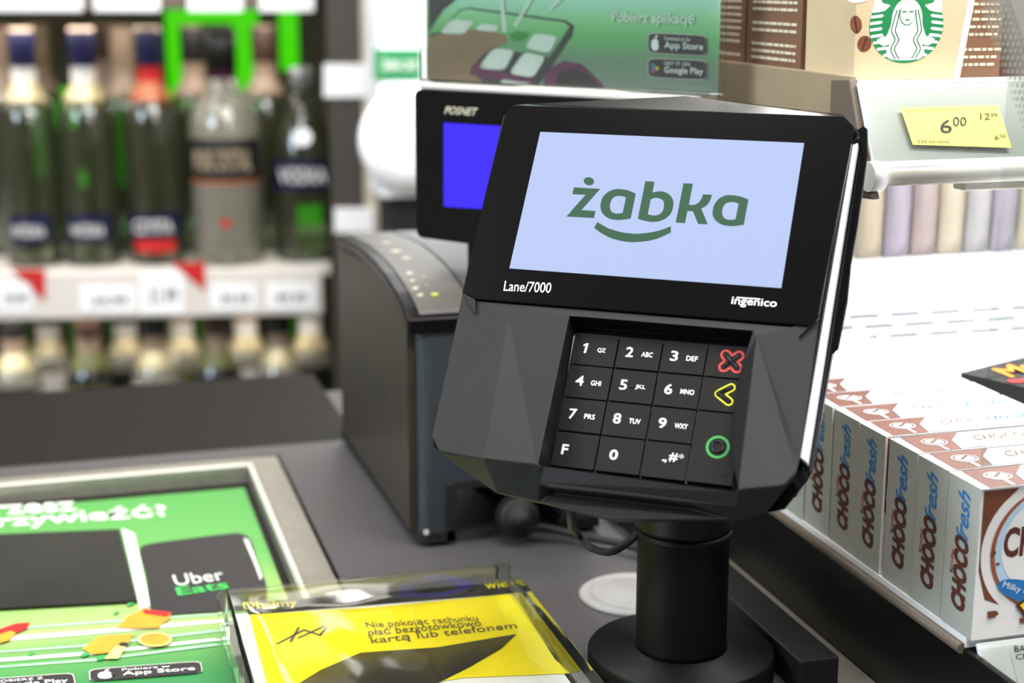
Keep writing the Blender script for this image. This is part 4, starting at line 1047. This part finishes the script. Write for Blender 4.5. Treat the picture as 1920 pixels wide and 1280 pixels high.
def bottle(px_, base_z, back, prof, label, grp, lab=None, seg=36, sq=0, kglass='bottle_glass', name='spirit_bottle', cat='bottle', flatten=1, capm=None):
    """prof: rings (radius mm, height mm, material); lab: (z0, z1, material, text, text material, width)"""
    c0 = rk(px_, 400, back); s0 = (c0-RP).dot(RU); o = rp(s0, back, base_z)
    t = thing(name, label, cat, o, None, grp)
    gl_ = [p for p in prof if p[2] == 'glass']; cp_ = [p for p in prof if p[2] != 'glass']
    b = MB(); b.lathe(o, [(r/1000, h/1000) for r, h, _ in gl_], kglass, seg, sq=sq); b.build('glass_body', t)
    if cp_:
        b = MB(); b.lathe(o, [(r/1000, h/1000, k_) for r, h, k_ in cp_], cp_[0][2], 28); b.build('cap', t)
    for L_ in (lab or []):
        za, zb, k_, tx, tk, half, r = L_
        b = MB(); n = 12; A_ = []; B_ = []
        for i in range(n+1):
            an = -half+2*half*i/n
            dr = (RU*math.sin(an)-RN*math.cos(an))*((r+.8)/1000)
            A_.append(o+dr+Z*za/1000); B_.append(o+dr+Z*zb/1000)
        b.raw(A_+B_, [(i, i+1, n+2+i, n+1+i) for i in range(n)], k_, True)
        if tx:
            zc = (za+zb)/2; hh = (zb-za)*.26; f0 = o-RN*((r+1.6)/1000)+Z*zc/1000
            ww = math.sin(half)*r*.8/1000
            b.text(tx, f0-RU*ww-Z*hh/1000, f0+RU*ww-Z*hh/1000, f0-RU*ww+Z*hh/1000, tk, .02)
        b.keepn = True
        b.build('label_sticker', t)
    return t
def vodka(capk, neck=None, ring='gold_cream', H=1.0, r=34):
    return [(r-2, 0, 'glass'), (r, 4, 'glass'), (r, 165, 'glass'), (r-1, 185, 'glass'), (r*.72, 208, 'glass'), (15, 222, 'glass'), (14, 232, 'glass'),
            (r*.80, 196.5, ring), (r*.74, 208.5, ring), (16, 222.5, ring), (15, 226, neck or 'label_white'), (15, 245, capk), (16, 246, capk), (16, 288, 'cap_beige'), (15, 292, 'cap_beige')]
gb = 'bottles on the upper shelf of the rack'
zB = zs+.0005
fb = .05
bottle(62, zB, fb, vodka('navy', 'label_white'), 'clear vodka bottle with navy cap at the far left of the front row', gb, [(30, 66, 'navy', 'WÓDKA', 'label_white', .85, 34)])
bottle(172, zB, fb, vodka('navy', 'label_white'), 'clear vodka bottle with wide navy cap, second from left in the front row', gb, [(30, 66, 'navy', 'WÓDKA', 'label_white', .85, 34)])
bottle(293, zB, fb, vodka('navy', 'promo_red', 'copper'), 'clear vodka bottle with red neck ring and red and navy label', gb, [(34, 66, 'navy', 'CZYSTA', 'label_white', 1.1, 34), (17, 33, 'promo_red', None, None, .8, 34)])
bottle(428, zB, .048, [(42, 0, 'glass'), (44, 5, 'glass'), (45, 156, 'glass'), (43, 184, 'glass'), (34, 202, 'glass'), (20, 218, 'glass'), (16, 232, 'glass'), (17, 230, 'purple'), (17, 242, 'label_black'), (18, 241, 'label_black'), (18, 290, 'label_black')],
       'tall clear bottle with black cap and broad black label', gb, [(108, 158, 'label_black', 'PURE CRYSTAL', 'shelf_taupe', 1.25, 45), (103, 107, 'copper', None, None, 1.2, 45), (50, 60, 'promo_red', None, None, .12, 44)], kglass='frosted_glass')
bottle(572, zB, .06, [(36, 0, 'glass'), (38, 6, 'glass'), (39, 120, 'glass'), (33, 160, 'glass'), (20, 190, 'glass'), (13, 215, 'glass'), (15, 214, 'silver_cap'), (15, 238, 'silver_cap'), (13, 242, 'silver_cap')],
       'sloping shouldered bottle with silver cap and blue label at the right end', gb, [(92, 130, 'navy', 'VODKA', 'label_white', 1.2, 39.5)])
back = [(20, 'cap_beige', 'brown capped bottle in the second row, at the left frame edge'), (92, 'cap_beige', 'beige capped bottle in the second row between two navy caps'), (245, 'cap_beige', 'beige capped bottle in the second row left of the red necked bottle'),
        (215, 'cup_darkbrown', 'dark capped bottle in the third row behind the navy caps'), (375, 'label_black', 'black capped bottle in the second row beside the green glow'), (505, 'cup_darkbrown', 'dark bottle with brown cap in the second row right of the black label')]
for i, (x, k_, lb) in enumerate(back):
    bottle(x, zB, .145+(.075 if i in (1, 3) else 0), vodka(k_, 'cap_beige', 'cap_beige'), lb, gb, None)
M['dark_glass'] = clear('dark_glass', (70, 80, 50), .06, .15)
gl2 = 'bottles on the lower shelf of the rack'
lows = [(8, 'label_black', 'black capped'), (75, 'navy', 'navy capped'), (150, 'cup_darkbrown', 'dark brown capped'), (222, 'navy', 'navy capped'), (278, 'label_black', 'black capped'), (330, 'cap_beige', 'beige capped'), (395, 'cup_darkbrown', 'dark brown capped'), (452, 'cap_beige', 'beige capped'), (515, 'label_black', 'black capped'), (575, 'silver_cap', 'silver capped')]
pos = ['at the left frame edge', 'left of the bright spot under the rail', 'under the plain part of the rail', 'under the first wide price ticket', 'left of the beige capped one', 'under the second red flag', 'under the black labelled bottle', 'beside the last price ticket', 'near the right end', 'last before the dark post']
for i, (x, k_, nm) in enumerate(lows):
    dk = k_ == 'cup_darkbrown'
    bottle(x, zl+.0005, .05+(i % 2)*.08, vodka(k_, 'label_white' if i % 2 else 'cap_beige', 'gold_cream' if not dk else 'olive_foil', r=33),
           '%s bottle on the lower shelf, %s' % (nm, pos[i]), gl2, [(90, 185, ['label_black', 'label_white', 'olive_foil'][i % 3], None, None, .9, 33)], kglass='dark_glass' if dk else 'frosted_glass')
b = MB(); b.lathe(rk(568, 257, .004), [(.011, 0), (.011, .004), (.004, .010)], 'black_satin', 28, RN); b.lathe(rk(568, 257, .004), [(.0001, 0), (.0105, -.0003), (.0105, 0)], 'glint_lit', 28, RN)  # glowing disc with holder, added to stand for a glint on the bottle
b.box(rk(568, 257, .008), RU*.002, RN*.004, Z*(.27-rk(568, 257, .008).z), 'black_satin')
tag(b.build('bottle_glint'), 'small round glowing disc added for the glint on the silver capped bottle', 'glint')
# dark post right of the rack, with two tags
b = MB(); p0 = rk(622, 400, -.02); s0 = (p0-RP).dot(RU); s1_ = (rk(684, 400, -.02)-RP).dot(RU)
mm('post_brown', (66, 60, 54), .5, var=.1, scale=8); mm('post_cream', (190, 180, 160), .5)
b.box(rp(s0, -.03, -.9), RU*(s1_-s0), RN*.30, Z*1.6, 'post_brown'); b.box(rp(s1_, -.03, -.9), RU*.014, RN*.30, Z*1.6, 'post_cream')
struct(b.build('trim_1'))
for (xa, xb, ya, yb, lb) in ((607, 688, 120, 182, 'blank white tag on the dark post, the upper one'), (627, 700, 390, 436, 'white tag low on the dark post beside the printer lid')):
    b = MB(); P_ = lambda x, y: rk(x, y, -.034)
    b.prism([P_(xa, yb), P_(xb, yb), P_(xb, ya), P_(xa, ya)], RN*.0035, 'white_paper'); tag(b.build('shelf_tag'), lb, 'tag')

# white appliance between the post and the display
apy = 1.62
def AP(x, y, k=0): return ony(x, y, apy-.001*k)
ap = thing('white_machine', 'tall glossy white machine with green label behind the customer display', 'machine', (AP(780, 100).x, apy+.15, -.9))
xa, xb = AP(712, 200).x, AP(900, 200).x
zA, zB_ = AP(740, 372).z, .8
b = MB(); b.bx(xa, xb, apy, apy+.07, zA, zB_, 'white_metal'); b.build('cabinet', ap, bevel=.004)
b = MB(); b.bx(xa+.01, xb, apy+.01, apy+.065, -.9, zA, 'label_black'); b.build('base_unit', ap)
b = MB(); b.prism([AP(702, 150, 2), AP(790, 150, 2), AP(790, 92, 2), AP(702, 92, 2)], Y*.003, 'logo_green'); b.text('ŻABKA CAFE', AP(716, 132, 4), AP(782, 132, 4), AP(716, 106, 4), 'ad_white', .02); b.keepn = True; b.build('label_plate', ap)
b = MB(); c0 = AP(770, 262, 1); b.lathe(c0, [(.056, 0), (.054, .006), (.03, .012), (.0001, .014)], 'front_white', 40, -Y); b.build('round_cover', ap)
area('machine_fill', (c0.x, 1.30, .55), (c0.x, apy, .2), .5, .2, 4.5, (1, 1, 1))  # area light from in front brightens the machine, no fixture built

# ceiling lamps
def ceil(x, y, sx, sy, lb):
    t = thing('ceiling_light', lb, 'ceiling light', (x, y, 1.8))
    MB().bx(x-sx/2-.02, x+sx/2+.02, y-sy/2-.02, y+sy/2+.02, 1.76, 1.80, 'white_metal').build('frame', t)
    MB().bx(x-sx/2, x+sx/2, y-sy/2, y+sy/2, 1.752, 1.76, 'diffuser').build('diffuser', t)
ceil(.2, .5, 1.2, .3, 'ceiling light panel above the checkout counter')
ceil(-1.1, .9, .3, 1.2, 'ceiling light panel left of the checkout')
ceil(.9, 1.9, 1.2, .3, 'ceiling light panel behind the snack shelf')
ceil(-.2, 1.55, 1.2, .2, 'ceiling light panel in front of the bottle rack')
